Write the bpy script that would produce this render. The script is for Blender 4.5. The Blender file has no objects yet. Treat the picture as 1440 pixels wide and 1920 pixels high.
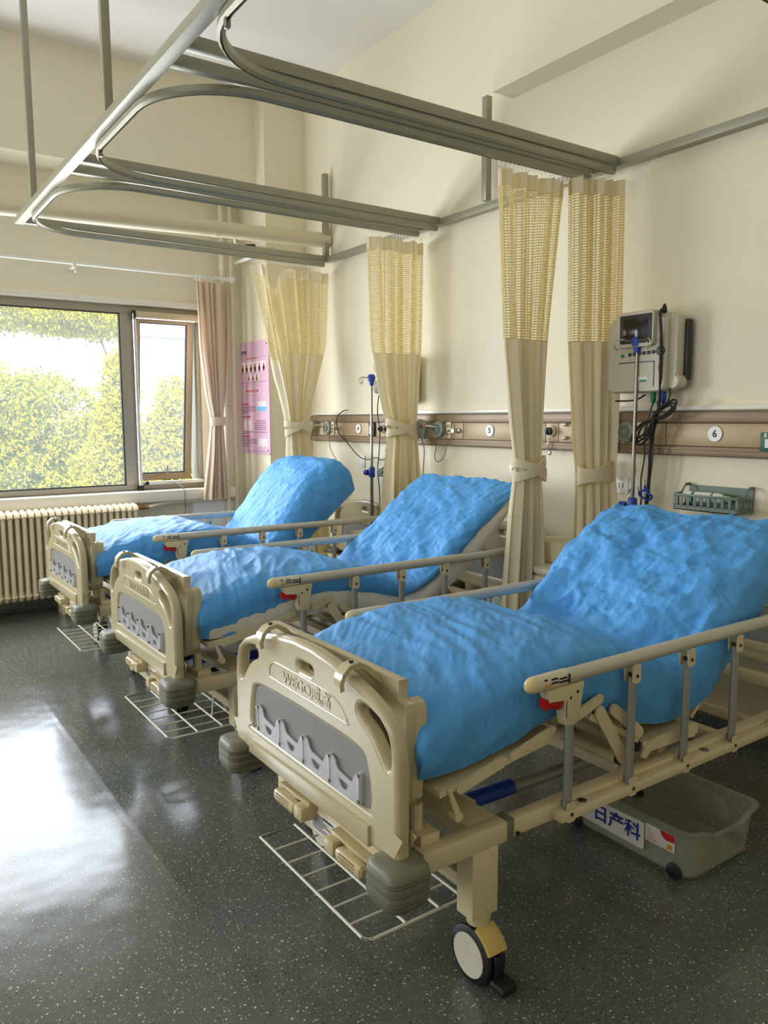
import bpy, bmesh, math, random
import numpy as np
from mathutils import Vector, Matrix, noise

random.seed(7)
SC = bpy.context.scene
COL = SC.collection
R = math.radians

# ------------------------------------------------------------------ camera
cam_d = bpy.data.cameras.new('camera')
cam_d.sensor_fit = 'VERTICAL'
cam_d.sensor_height = 36.0
cam_d.lens = 1462.33 / 1920 * 36.0
cam_d.clip_start = 0.05
cam = bpy.data.objects.new('camera', cam_d)
COL.objects.link(cam)
_p, _y, _r = 0.1189, 0.6052, -0.0043
_fw = Vector((math.sin(_y) * math.cos(_p), math.cos(_y) * math.cos(_p), -math.sin(_p)))
_rt0 = Vector((math.cos(_y), -math.sin(_y), 0))
_up0 = _rt0.cross(_fw)
_rt = math.cos(_r) * _rt0 + math.sin(_r) * _up0
_up = -math.sin(_r) * _rt0 + math.cos(_r) * _up0
cam.matrix_world = Matrix(((_rt.x, _up.x, -_fw.x, -3.2332), (_rt.y, _up.y, -_fw.y, -5.2235), (_rt.z, _up.z, -_fw.z, 1.438), (0, 0, 0, 1)))
SC.camera = cam

# ------------------------------------------------------------------ sky, sun, daylight, exposure
world = bpy.data.worlds.new('sky')
SC.world = world
world.use_nodes = True
_nt = world.node_tree
_nt.nodes.clear()
_o = _nt.nodes.new('ShaderNodeOutputWorld')
_b = _nt.nodes.new('ShaderNodeBackground')
_s = _nt.nodes.new('ShaderNodeTexSky')
_s.sky_type = 'NISHITA'
_s.sun_disc = False
_s.sun_elevation = R(48)
_s.sun_rotation = R(200)
_b.inputs['Strength'].default_value = 0.8
_nt.links.new(_s.outputs[0], _b.inputs[0])
_nt.links.new(_b.outputs[0], _o.inputs[0])

def lamp_sun(name, rot, strength, color, angle):
    l = bpy.data.lights.new(name, 'SUN')
    l.energy = strength; l.color = color; l.angle = angle
    o = bpy.data.objects.new(name, l); COL.objects.link(o)
    o.rotation_euler = rot
    return o
# sun stands behind the building, high over the roof: lights the trees outside, not the room
lamp_sun('sun', (R(42), 0, R(-22)), 20.0, (1.0, 0.95, 0.85), R(0.6))

def lamp_area(name, loc, rot, sx, sy, power, color):
    l = bpy.data.lights.new(name, 'AREA')
    l.shape = 'RECTANGLE'; l.size = sx; l.size_y = sy; l.energy = power; l.color = color
    o = bpy.data.objects.new(name, l); COL.objects.link(o)
    o.location = loc; o.rotation_euler = rot
    return o
# area lamps stand in for window wall daylight, just inside the panes, facing in
DAY = (0.90, 0.94, 1.0)
lamp_area('daylight_window', (-1.84, 1.052, 1.60), (R(-90), 0, 0), 2.13, 1.34, 74, DAY)
lamp_area('daylight_second_window', (-4.88, 1.052, 1.60), (R(-90), 0, 0), 2.13, 1.34, 155, DAY)
lamp_area('added_side_fill', (-7.1, -3.2, 1.9), (0, R(-90), 0), 1.7, 3.4, 66, DAY)  # added fill lamp for even light; the left wall has no window

SC.view_settings.view_transform = 'Standard'
SC.view_settings.look = 'None'
SC.view_settings.gamma = 1.0
SC.view_settings.use_curve_mapping = False
SC.view_settings.exposure = 0.0
SC.cycles.use_denoising = True
SC.cycles.max_bounces = 10
SC.cycles.diffuse_bounces = 6
SC.cycles.glossy_bounces = 4
SC.cycles.transparent_max_bounces = 24
SC.cycles.transmission_bounces = 6
SC.cycles.sample_clamp_indirect = 6.0
SC.cycles.caustics_reflective = False
SC.cycles.caustics_refractive = False

# ------------------------------------------------------------------ materials
MATS = {}
def srgb(r, g, b):
    f = lambda c: c / 12.92 if c <= 0.04045 else ((c + 0.055) / 1.055) ** 2.4
    return (f(r / 255), f(g / 255), f(b / 255), 1)

def mat(name, rgb, rough=0.5, metal=0.0, var=0.06, vscale=6.0, bump=0.0, bscale=40.0, spec=0.5, coat=0.0, sheen=0.0, alpha=None, trans=0.0):
    """principled material with a slight procedural colour variation and optional fine bump"""
    if name in MATS:
        return MATS[name]
    m = bpy.data.materials.new(name); m.use_nodes = True
    nt = m.node_tree; N = nt.nodes; L = nt.links
    b = N['Principled BSDF']
    c = srgb(*rgb) if max(rgb) > 1.001 else (*rgb, 1)
    tc = N.new('ShaderNodeTexCoord')
    if var > 0:
        nz = N.new('ShaderNodeTexNoise'); nz.inputs['Scale'].default_value = vscale; nz.inputs['Detail'].default_value = 4
        L.new(tc.outputs['Object'], nz.inputs['Vector'])
        mx = N.new('ShaderNodeMix'); mx.data_type = 'RGBA'
        mx.inputs[6].default_value = (c[0] * (1 - var), c[1] * (1 - var), c[2] * (1 - var), 1)
        mx.inputs[7].default_value = (min(1, c[0] * (1 + var)), min(1, c[1] * (1 + var)), min(1, c[2] * (1 + var)), 1)
        L.new(nz.outputs[0], mx.inputs[0]); L.new(mx.outputs[2], b.inputs['Base Color'])
    else:
        b.inputs['Base Color'].default_value = c
    b.inputs['Roughness'].default_value = rough
    b.inputs['Metallic'].default_value = metal
    b.inputs['Specular IOR Level'].default_value = spec
    if coat: b.inputs['Coat Weight'].default_value = coat; b.inputs['Coat Roughness'].default_value = 0.15
    if sheen: b.inputs['Sheen Weight'].default_value = sheen
    if alpha is not None: b.inputs['Alpha'].default_value = alpha
    if trans: b.inputs['Transmission Weight'].default_value = trans
    if bump > 0:
        n2 = N.new('ShaderNodeTexNoise'); n2.inputs['Scale'].default_value = bscale; n2.inputs['Detail'].default_value = 3
        L.new(tc.outputs['Object'], n2.inputs['Vector'])
        bp = N.new('ShaderNodeBump'); bp.inputs['Strength'].default_value = bump; bp.inputs['Distance'].default_value = 0.01
        L.new(n2.outputs[0], bp.inputs['Height']); L.new(bp.outputs[0], b.inputs['Normal'])
    MATS[name] = m
    return m

def math_node(nt, op, a, b=None, c=None):
    n = nt.nodes.new('ShaderNodeMath'); n.operation = op
    for i, v in enumerate((a, b, c)):
        if v is None: continue
        if isinstance(v, (int, float)): n.inputs[i].default_value = v
        else: nt.links.new(v, n.inputs[i])
    return n.outputs[0]

def mix_col(nt, f, a, b):
    n = nt.nodes.new('ShaderNodeMix'); n.data_type = 'RGBA'
    for i, v in ((0, f), (6, a), (7, b)):
        if isinstance(v, (int, float)): n.inputs[i].default_value = v
        elif isinstance(v, tuple): n.inputs[i].default_value = v
        else: nt.links.new(v, n.inputs[i])
    return n.outputs[2]

def floor_mat():
    m = bpy.data.materials.new('speckled_vinyl'); m.use_nodes = True
    nt = m.node_tree; N = nt.nodes; L = nt.links; b = N['Principled BSDF']
    tc = N.new('ShaderNodeTexCoord')
    nz = N.new('ShaderNodeTexNoise'); nz.inputs['Scale'].default_value = 90; L.new(tc.outputs['Object'], nz.inputs['Vector'])
    va = N.new('ShaderNodeVectorMath'); va.operation = 'SCALE'; va.inputs['Scale'].default_value = 0.012
    L.new(nz.outputs['Color'], va.inputs[0])
    ad = N.new('ShaderNodeVectorMath'); L.new(tc.outputs['Object'], ad.inputs[0]); L.new(va.outputs[0], ad.inputs[1])
    base = N.new('ShaderNodeTexNoise'); base.inputs['Scale'].default_value = 1.2; base.inputs['Detail'].default_value = 6
    L.new(tc.outputs['Object'], base.inputs['Vector'])
    col = mix_col(nt, base.outputs[0], (0.088, 0.098, 0.084, 1), (0.118, 0.126, 0.106, 1))
    def flecks(scale, size, thr, c, col):
        v = N.new('ShaderNodeTexVoronoi'); v.inputs['Scale'].default_value = scale
        L.new(ad.outputs[0], v.inputs['Vector'])
        sp = N.new('ShaderNodeSeparateColor'); L.new(v.outputs['Color'], sp.inputs[0])
        a = math_node(nt, 'LESS_THAN', v.outputs['Distance'], size)
        k = math_node(nt, 'GREATER_THAN', sp.outputs[0], thr)
        return mix_col(nt, math_node(nt, 'MULTIPLY', a, k), col, c)
    col = flecks(75, 0.20, 0.35, (0.036, 0.040, 0.033, 1), col)
    col = flecks(60, 0.17, 0.80, (0.16, 0.055, 0.03, 1), col)
    col = flecks(66, 0.16, 0.30, (0.62, 0.62, 0.50, 1), col)
    col = flecks(130, 0.20, 0.42, (0.42, 0.44, 0.36, 1), col)
    L.new(col, b.inputs['Base Color'])
    rn = N.new('ShaderNodeTexNoise'); rn.inputs['Scale'].default_value = 2.6; rn.inputs['Detail'].default_value = 5
    L.new(tc.outputs['Object'], rn.inputs['Vector'])
    mr = N.new('ShaderNodeMapRange'); mr.inputs[1].default_value = 0.3; mr.inputs[2].default_value = 0.7
    mr.inputs[3].default_value = 0.15; mr.inputs[4].default_value = 0.22
    L.new(rn.outputs[0], mr.inputs[0]); L.new(mr.outputs[0], b.inputs['Roughness'])
    b.inputs['Specular IOR Level'].default_value = 0.75
    # broad unevenness of the sheet, plus a weld seam along the room
    w1 = N.new('ShaderNodeTexNoise'); w1.inputs['Scale'].default_value = 3.2; w1.inputs['Detail'].default_value = 2
    L.new(tc.outputs['Object'], w1.inputs['Vector'])
    sx = N.new('ShaderNodeSeparateXYZ'); L.new(tc.outputs['Object'], sx.inputs[0])
    seam = math_node(nt, 'SUBTRACT', 1.0, math_node(nt, 'MINIMUM', 1.0, math_node(nt, 'MULTIPLY', math_node(nt, 'ABSOLUTE', math_node(nt, 'ADD', sx.outputs[0], 2.47)), 45.0)))
    h = math_node(nt, 'ADD', math_node(nt, 'MULTIPLY', w1.outputs[0], 0.55), math_node(nt, 'MULTIPLY', seam, 0.05))
    bp = N.new('ShaderNodeBump'); bp.inputs['Strength'].default_value = 0.16; bp.inputs['Distance'].default_value = 0.05
    L.new(h, bp.inputs['Height']); L.new(bp.outputs[0], b.inputs['Normal'])
    return m

def glass_mat(name, haze, hazecol, streak=2.0):
    """window pane: see-through, a little mirror reflection, and a film of dust that scatters the daylight"""
    m = bpy.data.materials.new(name); m.use_nodes = True
    nt = m.node_tree; N = nt.nodes; L = nt.links; N.clear()
    out = N.new('ShaderNodeOutputMaterial')
    tr = N.new('ShaderNodeBsdfTransparent'); gl = N.new('ShaderNodeBsdfGlossy'); gl.inputs['Roughness'].default_value = 0.02
    fr = N.new('ShaderNodeFresnel'); fr.inputs[0].default_value = 1.3
    m1 = N.new('ShaderNodeMixShader'); L.new(fr.outputs[0], m1.inputs[0]); L.new(tr.outputs[0], m1.inputs[1]); L.new(gl.outputs[0], m1.inputs[2])
    tl = N.new('ShaderNodeBsdfTranslucent'); tl.inputs[0].default_value = hazecol
    tc = N.new('ShaderNodeTexCoord'); nz = N.new('ShaderNodeTexNoise'); nz.inputs['Scale'].default_value = streak; nz.inputs['Detail'].default_value = 6
    L.new(tc.outputs['Object'], nz.inputs['Vector'])
    mr = N.new('ShaderNodeMapRange'); mr.inputs[1].default_value = 0.3; mr.inputs[2].default_value = 0.75
    mr.inputs[3].default_value = haze * 0.75; mr.inputs[4].default_value = haze * 1.3
    L.new(nz.outputs[0], mr.inputs[0])
    m2 = N.new('ShaderNodeMixShader'); L.new(mr.outputs[0], m2.inputs[0]); L.new(m1.outputs[0], m2.inputs[1]); L.new(tl.outputs[0], m2.inputs[2])
    L.new(m2.outputs[0], out.inputs[0])
    return m

def mesh_fabric_mat():
    """open-work curtain heading: rows of small ladder holes"""
    m = bpy.data.materials.new('openwork_net'); m.use_nodes = True
    nt = m.node_tree; N = nt.nodes; L = nt.links; N.clear()
    out = N.new('ShaderNodeOutputMaterial')
    uv = N.new('ShaderNodeUVMap'); sx = N.new('ShaderNodeSeparateXYZ'); L.new(uv.outputs[0], sx.inputs[0])
    fu = math_node(nt, 'FRACT', math_node(nt, 'MULTIPLY', sx.outputs[0], 1 / 0.021))
    fv = math_node(nt, 'FRACT', math_node(nt, 'MULTIPLY', sx.outputs[1], 1 / 0.013))
    hole = math_node(nt, 'MULTIPLY', math_node(nt, 'GREATER_THAN', fu, 0.24), math_node(nt, 'GREATER_THAN', fv, 0.45))
    df = N.new('ShaderNodeBsdfDiffuse'); df.inputs[0].default_value = srgb(228, 214, 164)
    tl = N.new('ShaderNodeBsdfTranslucent'); tl.inputs[0].default_value = srgb(240, 222, 160)
    mx = N.new('ShaderNodeMixShader'); mx.inputs[0].default_value = 0.4; L.new(df.outputs[0], mx.inputs[1]); L.new(tl.outputs[0], mx.inputs[2])
    tr = N.new('ShaderNodeBsdfTransparent')
    m2 = N.new('ShaderNodeMixShader'); L.new(math_node(nt, 'MULTIPLY', hole, 0.85), m2.inputs[0]); L.new(mx.outputs[0], m2.inputs[1]); L.new(tr.outputs[0], m2.inputs[2])
    L.new(m2.outputs[0], out.inputs[0])
    return m

def cloth_mat(name, rgb, tl=0.25, tlrgb=None, bump=0.15, bscale=300):
    m = bpy.data.materials.new(name); m.use_nodes = True
    nt = m.node_tree; N = nt.nodes; L = nt.links; N.clear()
    out = N.new('ShaderNodeOutputMaterial')
    tc = N.new('ShaderNodeTexCoord')
    nz = N.new('ShaderNodeTexNoise'); nz.inputs['Scale'].default_value = bscale; L.new(tc.outputs['Object'], nz.inputs['Vector'])
    bp = N.new('ShaderNodeBump'); bp.inputs['Strength'].default_value = bump; bp.inputs['Distance'].default_value = 0.003; L.new(nz.outputs[0], bp.inputs['Height'])
    df = N.new('ShaderNodeBsdfDiffuse'); df.inputs[0].default_value = srgb(*rgb); L.new(bp.outputs[0], df.inputs['Normal'])
    t = N.new('ShaderNodeBsdfTranslucent'); t.inputs[0].default_value = srgb(*(tlrgb or rgb))
    mx = N.new('ShaderNodeMixShader'); mx.inputs[0].default_value = tl
    L.new(df.outputs[0], mx.inputs[1]); L.new(t.outputs[0], mx.inputs[2]); L.new(mx.outputs[0], out.inputs[0])
    return m

def blue_cover_mat(name, crumple):
    m = bpy.data.materials.new(name); m.use_nodes = True
    nt = m.node_tree; N = nt.nodes; L = nt.links; b = N['Principled BSDF']
    tc = N.new('ShaderNodeTexCoord')
    nz = N.new('ShaderNodeTexNoise'); nz.inputs['Scale'].default_value = 5; nz.inputs['Detail'].default_value = 6
    L.new(tc.outputs['Object'], nz.inputs['Vector'])
    col = mix_col(nt, nz.outputs[0], (0.062, 0.290, 0.69, 1), (0.125, 0.420, 0.84, 1))
    L.new(col, b.inputs['Base Color'])
    b.inputs['Roughness'].default_value = 0.55
    b.inputs['Specular IOR Level'].default_value = 0.22
    # crinkled non-woven: creased cells at two sizes, warped
    wn = N.new('ShaderNodeTexNoise'); wn.inputs['Scale'].default_value = 9; wn.inputs['Detail'].default_value = 3; L.new(tc.outputs['Object'], wn.inputs['Vector'])
    sc = N.new('ShaderNodeVectorMath'); sc.operation = 'SCALE'; sc.inputs['Scale'].default_value = 0.10; L.new(wn.outputs['Color'], sc.inputs[0])
    ad = N.new('ShaderNodeVectorMath'); L.new(tc.outputs['Object'], ad.inputs[0]); L.new(sc.outputs[0], ad.inputs[1])
    hs = []
    for sc_, w in ((15, 0.8), (33, 0.45), (70, 0.2)):
        v = N.new('ShaderNodeTexVoronoi'); v.feature = 'DISTANCE_TO_EDGE'; v.inputs['Scale'].default_value = sc_; L.new(ad.outputs[0], v.inputs['Vector'])
        hs.append(math_node(nt, 'MULTIPLY', math_node(nt, 'MINIMUM', v.outputs['Distance'], 0.35), w))
    fine = N.new('ShaderNodeTexNoise'); fine.inputs['Scale'].default_value = 45; fine.inputs['Detail'].default_value = 5; L.new(ad.outputs[0], fine.inputs['Vector'])
    h = math_node(nt, 'ADD', math_node(nt, 'ADD', math_node(nt, 'ADD', hs[0], hs[1]), hs[2]), math_node(nt, 'MULTIPLY', fine.outputs[0], 0.20))
    at = N.new('ShaderNodeAttribute'); at.attribute_name = 'crumple'
    bp = N.new('ShaderNodeBump'); bp.inputs['Distance'].default_value = 0.03
    L.new(math_node(nt, 'MULTIPLY', at.outputs['Fac'], crumple), bp.inputs['Strength'])
    L.new(h, bp.inputs['Height']); L.new(bp.outputs[0], b.inputs['Normal'])
    return m

WALL = mat('wall_paint', (233, 225, 200), 0.65, var=0.02, vscale=1.5, bump=0.03, bscale=60)
CEIL = mat('ceiling_paint', (238, 234, 228), 0.8, var=0.015, vscale=1.2)
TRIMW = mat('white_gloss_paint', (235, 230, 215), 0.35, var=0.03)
FLOOR = floor_mat()
BEIGE = mat('bed_plastic', (188, 177, 143), 0.26, var=0.05, vscale=5, spec=0.5, coat=0.25)
BEIGE_OLD = mat('yellowed_plastic', (196, 170, 96), 0.35, var=0.10, vscale=20)
CREAM_METAL = mat('cream_enamel', (214, 200, 164), 0.38, var=0.05, vscale=8)
GREY_PANEL = mat('grey_laminate', (138, 138, 136), 0.5, var=0.03, bump=0.05, bscale=200)
BUMPER = mat('bumper_rubber', (112, 112, 94), 0.45, var=0.06)
ALU = mat('anodised_aluminium', (202, 198, 184), 0.36, metal=0.3, var=0.05, vscale=12)
ALU_TUBE = mat('aluminium_tube', (158, 160, 156), 0.38, metal=0.4, var=0.06, vscale=15)
CHROME = mat('chrome', (215, 215, 215), 0.12, metal=1.0, var=0)
STEEL = mat('stainless_steel', (140, 136, 128), 0.25, metal=1.0, var=0.03)
BLACK = mat('black_rubber', (22, 22, 24), 0.5, var=0.1)
DARK = mat('dark_plastic', (38, 40, 42), 0.4, var=0.1)
RED = mat('red_plastic', (190, 16, 20), 0.3, var=0.05)
BLUE = mat('blue_plastic', (26, 66, 168), 0.35, var=0.08)
GREEN = mat('green_plastic', (20, 120, 60), 0.4, var=0.08)
WHITE = mat('white_plastic', (236, 235, 228), 0.35, var=0.02)
WHEELW = mat('wheel_disc', (214, 208, 190), 0.4, var=0.05)
WIRE = mat('white_coated_wire', (226, 222, 206), 0.35, var=0.03)
CLEARP = mat('clear_acrylic', (214, 214, 220), 0.15, var=0.02, alpha=0.42)
TUB = mat('translucent_tub', (182, 186, 168), 0.22, var=0.04, alpha=0.34)
STICK = mat('sticker_paper', (232, 230, 226), 0.5, var=0.02)
INK = mat('black_ink', (24, 24, 26), 0.6, var=0)
BLUEINK = mat('blue_ink', (20, 44, 150), 0.6, var=0)
REDINK = mat('red_ink', (206, 34, 36), 0.5, var=0)
GREENINK = mat('green_card', (10, 84, 60), 0.45, var=0.04)
ORANGE = mat('amber_ink', (214, 150, 60), 0.5, var=0)
CHAMP = mat('champagne_metal', (178, 156, 120), 0.42, metal=0.1, var=0.10, vscale=9)
CHAMP_D = mat('bronze_metal', (140, 118, 92), 0.42, metal=0.15, var=0.12, vscale=7)
GREYGREEN = mat('greygreen_plastic', (132, 140, 122), 0.45, var=0.05)
BASKETP = mat('sage_plastic', (100, 118, 104), 0.4, var=0.06)
MONI = mat('monitor_casing', (196, 190, 170), 0.42, var=0.04)
SCREEN = mat('dark_screen', (10, 12, 13), 0.12, var=0)
RADI = mat('radiator_enamel', (226, 212, 180), 0.4, var=0.05, vscale=8)
WINF = mat('window_aluminium', (170, 160, 142), 0.4, metal=0.25, var=0.06, vscale=5)
WINF_L = mat('window_warm_frame', (206, 178, 146), 0.4, var=0.05)
PIPE = mat('pipe_enamel', (226, 220, 198), 0.4, var=0.04)
RAIL = mat('satin_rail_aluminium', (160, 157, 138), 0.40, metal=0.35, var=0.05, vscale=6)
MATT = mat('mattress_ticking', (224, 220, 208), 0.8, var=0.04, vscale=10, bump=0.4, bscale=25)
CABI = mat('cabinet_laminate', (222, 214, 188), 0.45, var=0.03)
CREAMP = mat('cream_basin_plastic', (226, 218, 184), 0.35, var=0.03)
PINK = mat('pink_print', (226, 184, 206), 0.4, var=0.05, vscale=2)
PINKL = mat('pale_pink_print', (244, 226, 228), 0.5, var=0.02)
PINKD = mat('rose_ink', (196, 70, 96), 0.5, var=0)
BROWNI = mat('brown_ink', (150, 84, 60), 0.5, var=0.2, vscale=60)
GREYI = mat('grey_ink', (112, 84, 110), 0.5, var=0)
CYANI = mat('cyan_ink', (120, 190, 226), 0.5, var=0)
BRASS = mat('old_brass', (150, 122, 80), 0.4, metal=0.7, var=0.2)
NET = mesh_fabric_mat()
CURT = cloth_mat('cream_curtain', (236, 228, 202), 0.25, (238, 222, 170))
WCURT = cloth_mat('beige_curtain', (224, 208, 186), 0.2, (228, 200, 168))
COVER = blue_cover_mat('blue_nonwoven', 0.55)
PANE = glass_mat('dusty_pane', 0.19, (1, 0.97, 0.88, 1), 1.1)
PANE2 = glass_mat('hazy_casement_pane', 0.20, (1, 0.98, 0.95, 1), 1.1)

# ------------------------------------------------------------------ builders
def link(name, me, m, parent=None, smooth=35):
    o = bpy.data.objects.new(name, me); COL.objects.link(o)
    if m is not None and not me.materials: me.materials.append(m)
    if parent is not None: o.parent = parent
    if smooth:
        me.polygons.foreach_set('use_smooth', [True] * len(me.polygons))
        try: me.set_sharp_from_angle(angle=R(smooth))
        except Exception: pass
    return o

def thing(name, label, cat, loc=(0, 0, 0), rz=0.0, group=None):
    o = bpy.data.objects.new(name, None); COL.objects.link(o)
    o.location = loc; o.rotation_euler = (0, 0, rz); o.empty_display_size = 0.1
    o['label'] = label; o['category'] = cat
    if group: o['group'] = group
    return o

def tag(o, label, cat, group=None):
    o['label'] = label; o['category'] = cat
    if group: o['group'] = group
    return o

def stuff(o): o['kind'] = 'stuff'; return o
def struct(o): o['kind'] = 'structure'; return o

def copy_tree(o, parent=None):
    c = o.copy(); COL.objects.link(c)
    c.parent = parent
    for ch in list(o.children): copy_tree(ch, c)
    return c

class B:
    def __init__(s): s.bm = bmesh.new(); s.M = Matrix.Identity(4)
    def _fin(s, vs):
        for v in vs: v.co = s.M @ v.co
    def box(s, x0, x1, y0, y1, z0, z1, bev=0.0, seg=2):
        n0 = set(s.bm.verts) if bev else None
        r = bmesh.ops.create_cube(s.bm, size=1.0)
        vs = r['verts']
        for v in vs:
            v.co = Vector(((x0 + x1) / 2 + v.co.x * (x1 - x0), (y0 + y1) / 2 + v.co.y * (y1 - y0), (z0 + z1) / 2 + v.co.z * (z1 - z0)))
        if bev:
            es = list({e for v in vs for e in v.link_edges})
            bmesh.ops.bevel(s.bm, geom=es, offset=bev, segments=seg, profile=0.5, affect='EDGES')
            vs = [v for v in s.bm.verts if v not in n0]
        s._fin(vs)
        return s
    def cyl(s, p0, p1, r, n=12, r2=None, cap=True):
        p0 = Vector(p0); p1 = Vector(p1); d = p1 - p0; q = d.to_track_quat('Z', 'Y').to_matrix()
        r2 = r if r2 is None else r2
        a = []; b = []
        for i in range(n):
            t = 2 * math.pi * i / n; c = Vector((math.cos(t), math.sin(t), 0))
            a.append(s.bm.verts.new(s.M @ (p0 + q @ (c * r)))); b.append(s.bm.verts.new(s.M @ (p1 + q @ (c * r2))))
        for i in range(n):
            j = (i + 1) % n; s.bm.faces.new((a[i], a[j], b[j], b[i]))
        if cap: s.bm.faces.new(a[::-1]); s.bm.faces.new(b)
        return s
    def tube(s, pts, r, n=8, closed=False, flat=1.0):
        P = [Vector(p) for p in pts]; k = len(P); rings = []
        prev = None
        for i in range(k):
            if closed: t = (P[(i + 1) % k] - P[i - 1])
            else: t = P[min(i + 1, k - 1)] - P[max(i - 1, 0)]
            if t.length < 1e-9: t = Vector((0, 0, 1))
            t.normalize()
            if prev is None:
                a = Vector((0, 0, 1)) if abs(t.z) < 0.9 else Vector((1, 0, 0))
                u = t.cross(a).normalized()
            else:
                u = (prev - t * prev.dot(t))
                u = u.normalized() if u.length > 1e-6 else t.orthogonal().normalized()
            prev = u; w = t.cross(u)
            rr = r[i] if isinstance(r, (list, tuple)) else r
            rings.append([s.bm.verts.new(s.M @ (P[i] + (u * math.cos(2 * math.pi * j / n) + w * math.sin(2 * math.pi * j / n) * flat) * rr)) for j in range(n)])
        m = k if closed else k - 1
        for i in range(m):
            a, b = rings[i], rings[(i + 1) % k]
            for j in range(n):
                q = (j + 1) % n; s.bm.faces.new((a[j], a[q], b[q], b[j]))
        if not closed: s.bm.faces.new(rings[0][::-1]); s.bm.faces.new(rings[-1])
        return s
    def lathe(s, prof, n=20, origin=(0, 0, 0), axis=(0, 0, 1), cap=True):
        o = Vector(origin); q = Vector(axis).to_track_quat('Z', 'Y').to_matrix(); rings = []
        for r_, h in prof:
            rings.append([s.bm.verts.new(s.M @ (o + q @ Vector((math.cos(2 * math.pi * i / n) * r_, math.sin(2 * math.pi * i / n) * r_, h)))) for i in range(n)])
        for a, b in zip(rings, rings[1:]):
            for i in range(n):
                j = (i + 1) % n; s.bm.faces.new((a[i], a[j], b[j], b[i]))
        if cap: s.bm.faces.new(rings[0][::-1]); s.bm.faces.new(rings[-1])
        return s
    def loft(s, loops, cap=True, closed=True):
        rings = [[s.bm.verts.new(s.M @ Vector(p)) for p in lp] for lp in loops]
        for a, b in zip(rings, rings[1:]):
            n = len(a)
            for i in range(n if closed else n - 1):
                j = (i + 1) % n; s.bm.faces.new((a[i], a[j], b[j], b[i]))
        if cap and closed: s.bm.faces.new(rings[0][::-1]); s.bm.faces.new(rings[-1])
        return s
    def prism(s, poly, f, a0, a1, bev=0.0):
        """poly: 2-D outline; f(u, v, a) -> point"""
        n0 = set(s.bm.verts) if bev else None
        A = [s.bm.verts.new(Vector(f(u, v, a0))) for u, v in poly]; C = [s.bm.verts.new(Vector(f(u, v, a1))) for u, v in poly]
        n = len(poly); fs = [s.bm.faces.new(A[::-1]), s.bm.faces.new(C)]
        for i in range(n):
            j = (i + 1) % n; s.bm.faces.new((A[i], A[j], C[j], C[i]))
        vs = A + C
        if bev:
            es = list({e for f_ in fs for e in f_.edges})
            bmesh.ops.bevel(s.bm, geom=es, offset=bev, segments=2, profile=0.5, affect='EDGES')
            vs = [v for v in s.bm.verts if v not in n0]
        s._fin(vs)
        return s
    def quad(s, a, b, c, d):
        s.bm.faces.new([s.bm.verts.new(s.M @ Vector(p)) for p in (a, b, c, d)]); return s
    def build(s, name, m, parent=None, smooth=35):
        bmesh.ops.recalc_face_normals(s.bm, faces=s.bm.faces)
        me = bpy.data.meshes.new(name); s.bm.to_mesh(me); s.bm.free()
        return link(name, me, m, parent, smooth)

def grid_mesh(name, P, m, parent=None, uv=None, smooth=180, attr=None):
    """P: (rows, cols, 3) numpy"""
    h, w, _ = P.shape
    idx = np.arange(h * w).reshape(h, w)
    F = np.stack([idx[:-1, :-1], idx[:-1, 1:], idx[1:, 1:], idx[1:, :-1]], -1).reshape(-1, 4)
    me = bpy.data.meshes.new(name)
    me.from_pydata(P.reshape(-1, 3).tolist(), [], F.tolist())
    if uv is not None:
        ul = me.uv_layers.new(name='UVMap')
        U = uv.reshape(-1, 2)[F.reshape(-1)]
        ul.data.foreach_set('uv', U.astype(np.float32).reshape(-1))
    if attr is not None:
        a = me.attributes.new(attr[0], 'FLOAT', 'POINT'); a.data.foreach_set('value', attr[1].astype(np.float32).reshape(-1))
    return link(name, me, m, parent, smooth)

def rrect(w0, w1, h0, h1, r, n=5):
    """rounded rectangle outline (counter-clockwise)"""
    out = []
    for cx, cy, a0 in ((w1 - r, h1 - r, 0), (w0 + r, h1 - r, 90), (w0 + r, h0 + r, 180), (w1 - r, h0 + r, 270)):
        for i in range(n + 1):
            a = R(a0 + 90 * i / n); out.append((cx + r * math.cos(a), cy + r * math.sin(a)))
    return out

def smooth_poly(pts, k=6):
    """closed Catmull-Rom through the points"""
    n = len(pts); out = []
    for i in range(n):
        p0, p1, p2, p3 = (Vector((*pts[(i + j) % n], 0)) for j in (-1, 0, 1, 2))
        for q in range(k):
            t = q / k
            v = 0.5 * ((2 * p1) + (-p0 + p2) * t + (2 * p0 - 5 * p1 + 4 * p2 - p3) * t * t + (-p0 + 3 * p1 - 3 * p2 + p3) * t ** 3)
            out.append((v.x, v.y))
    return out

def curve_pts(pts, k=6):
    """open Catmull-Rom in 3-D"""
    P = [Vector(p) for p in pts]; n = len(P); out = []
    for i in range(n - 1):
        p0, p1, p2, p3 = P[max(i - 1, 0)], P[i], P[i + 1], P[min(i + 2, n - 1)]
        for q in range(k):
            t = q / k
            out.append(0.5 * ((2 * p1) + (-p0 + p2) * t + (2 * p0 - 5 * p1 + 4 * p2 - p3) * t * t + (-p0 + 3 * p1 - 3 * p2 + p3) * t ** 3))
    out.append(P[-1]); return out

def _curve_to_mesh(cu, name):
    tmp = bpy.data.objects.new('tmp', cu); COL.objects.link(tmp)
    dg = bpy.context.evaluated_depsgraph_get(); dg.update()
    me = bpy.data.meshes.new_from_object(tmp.evaluated_get(dg))
    bpy.data.objects.remove(tmp); me.name = name
    return me

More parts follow.
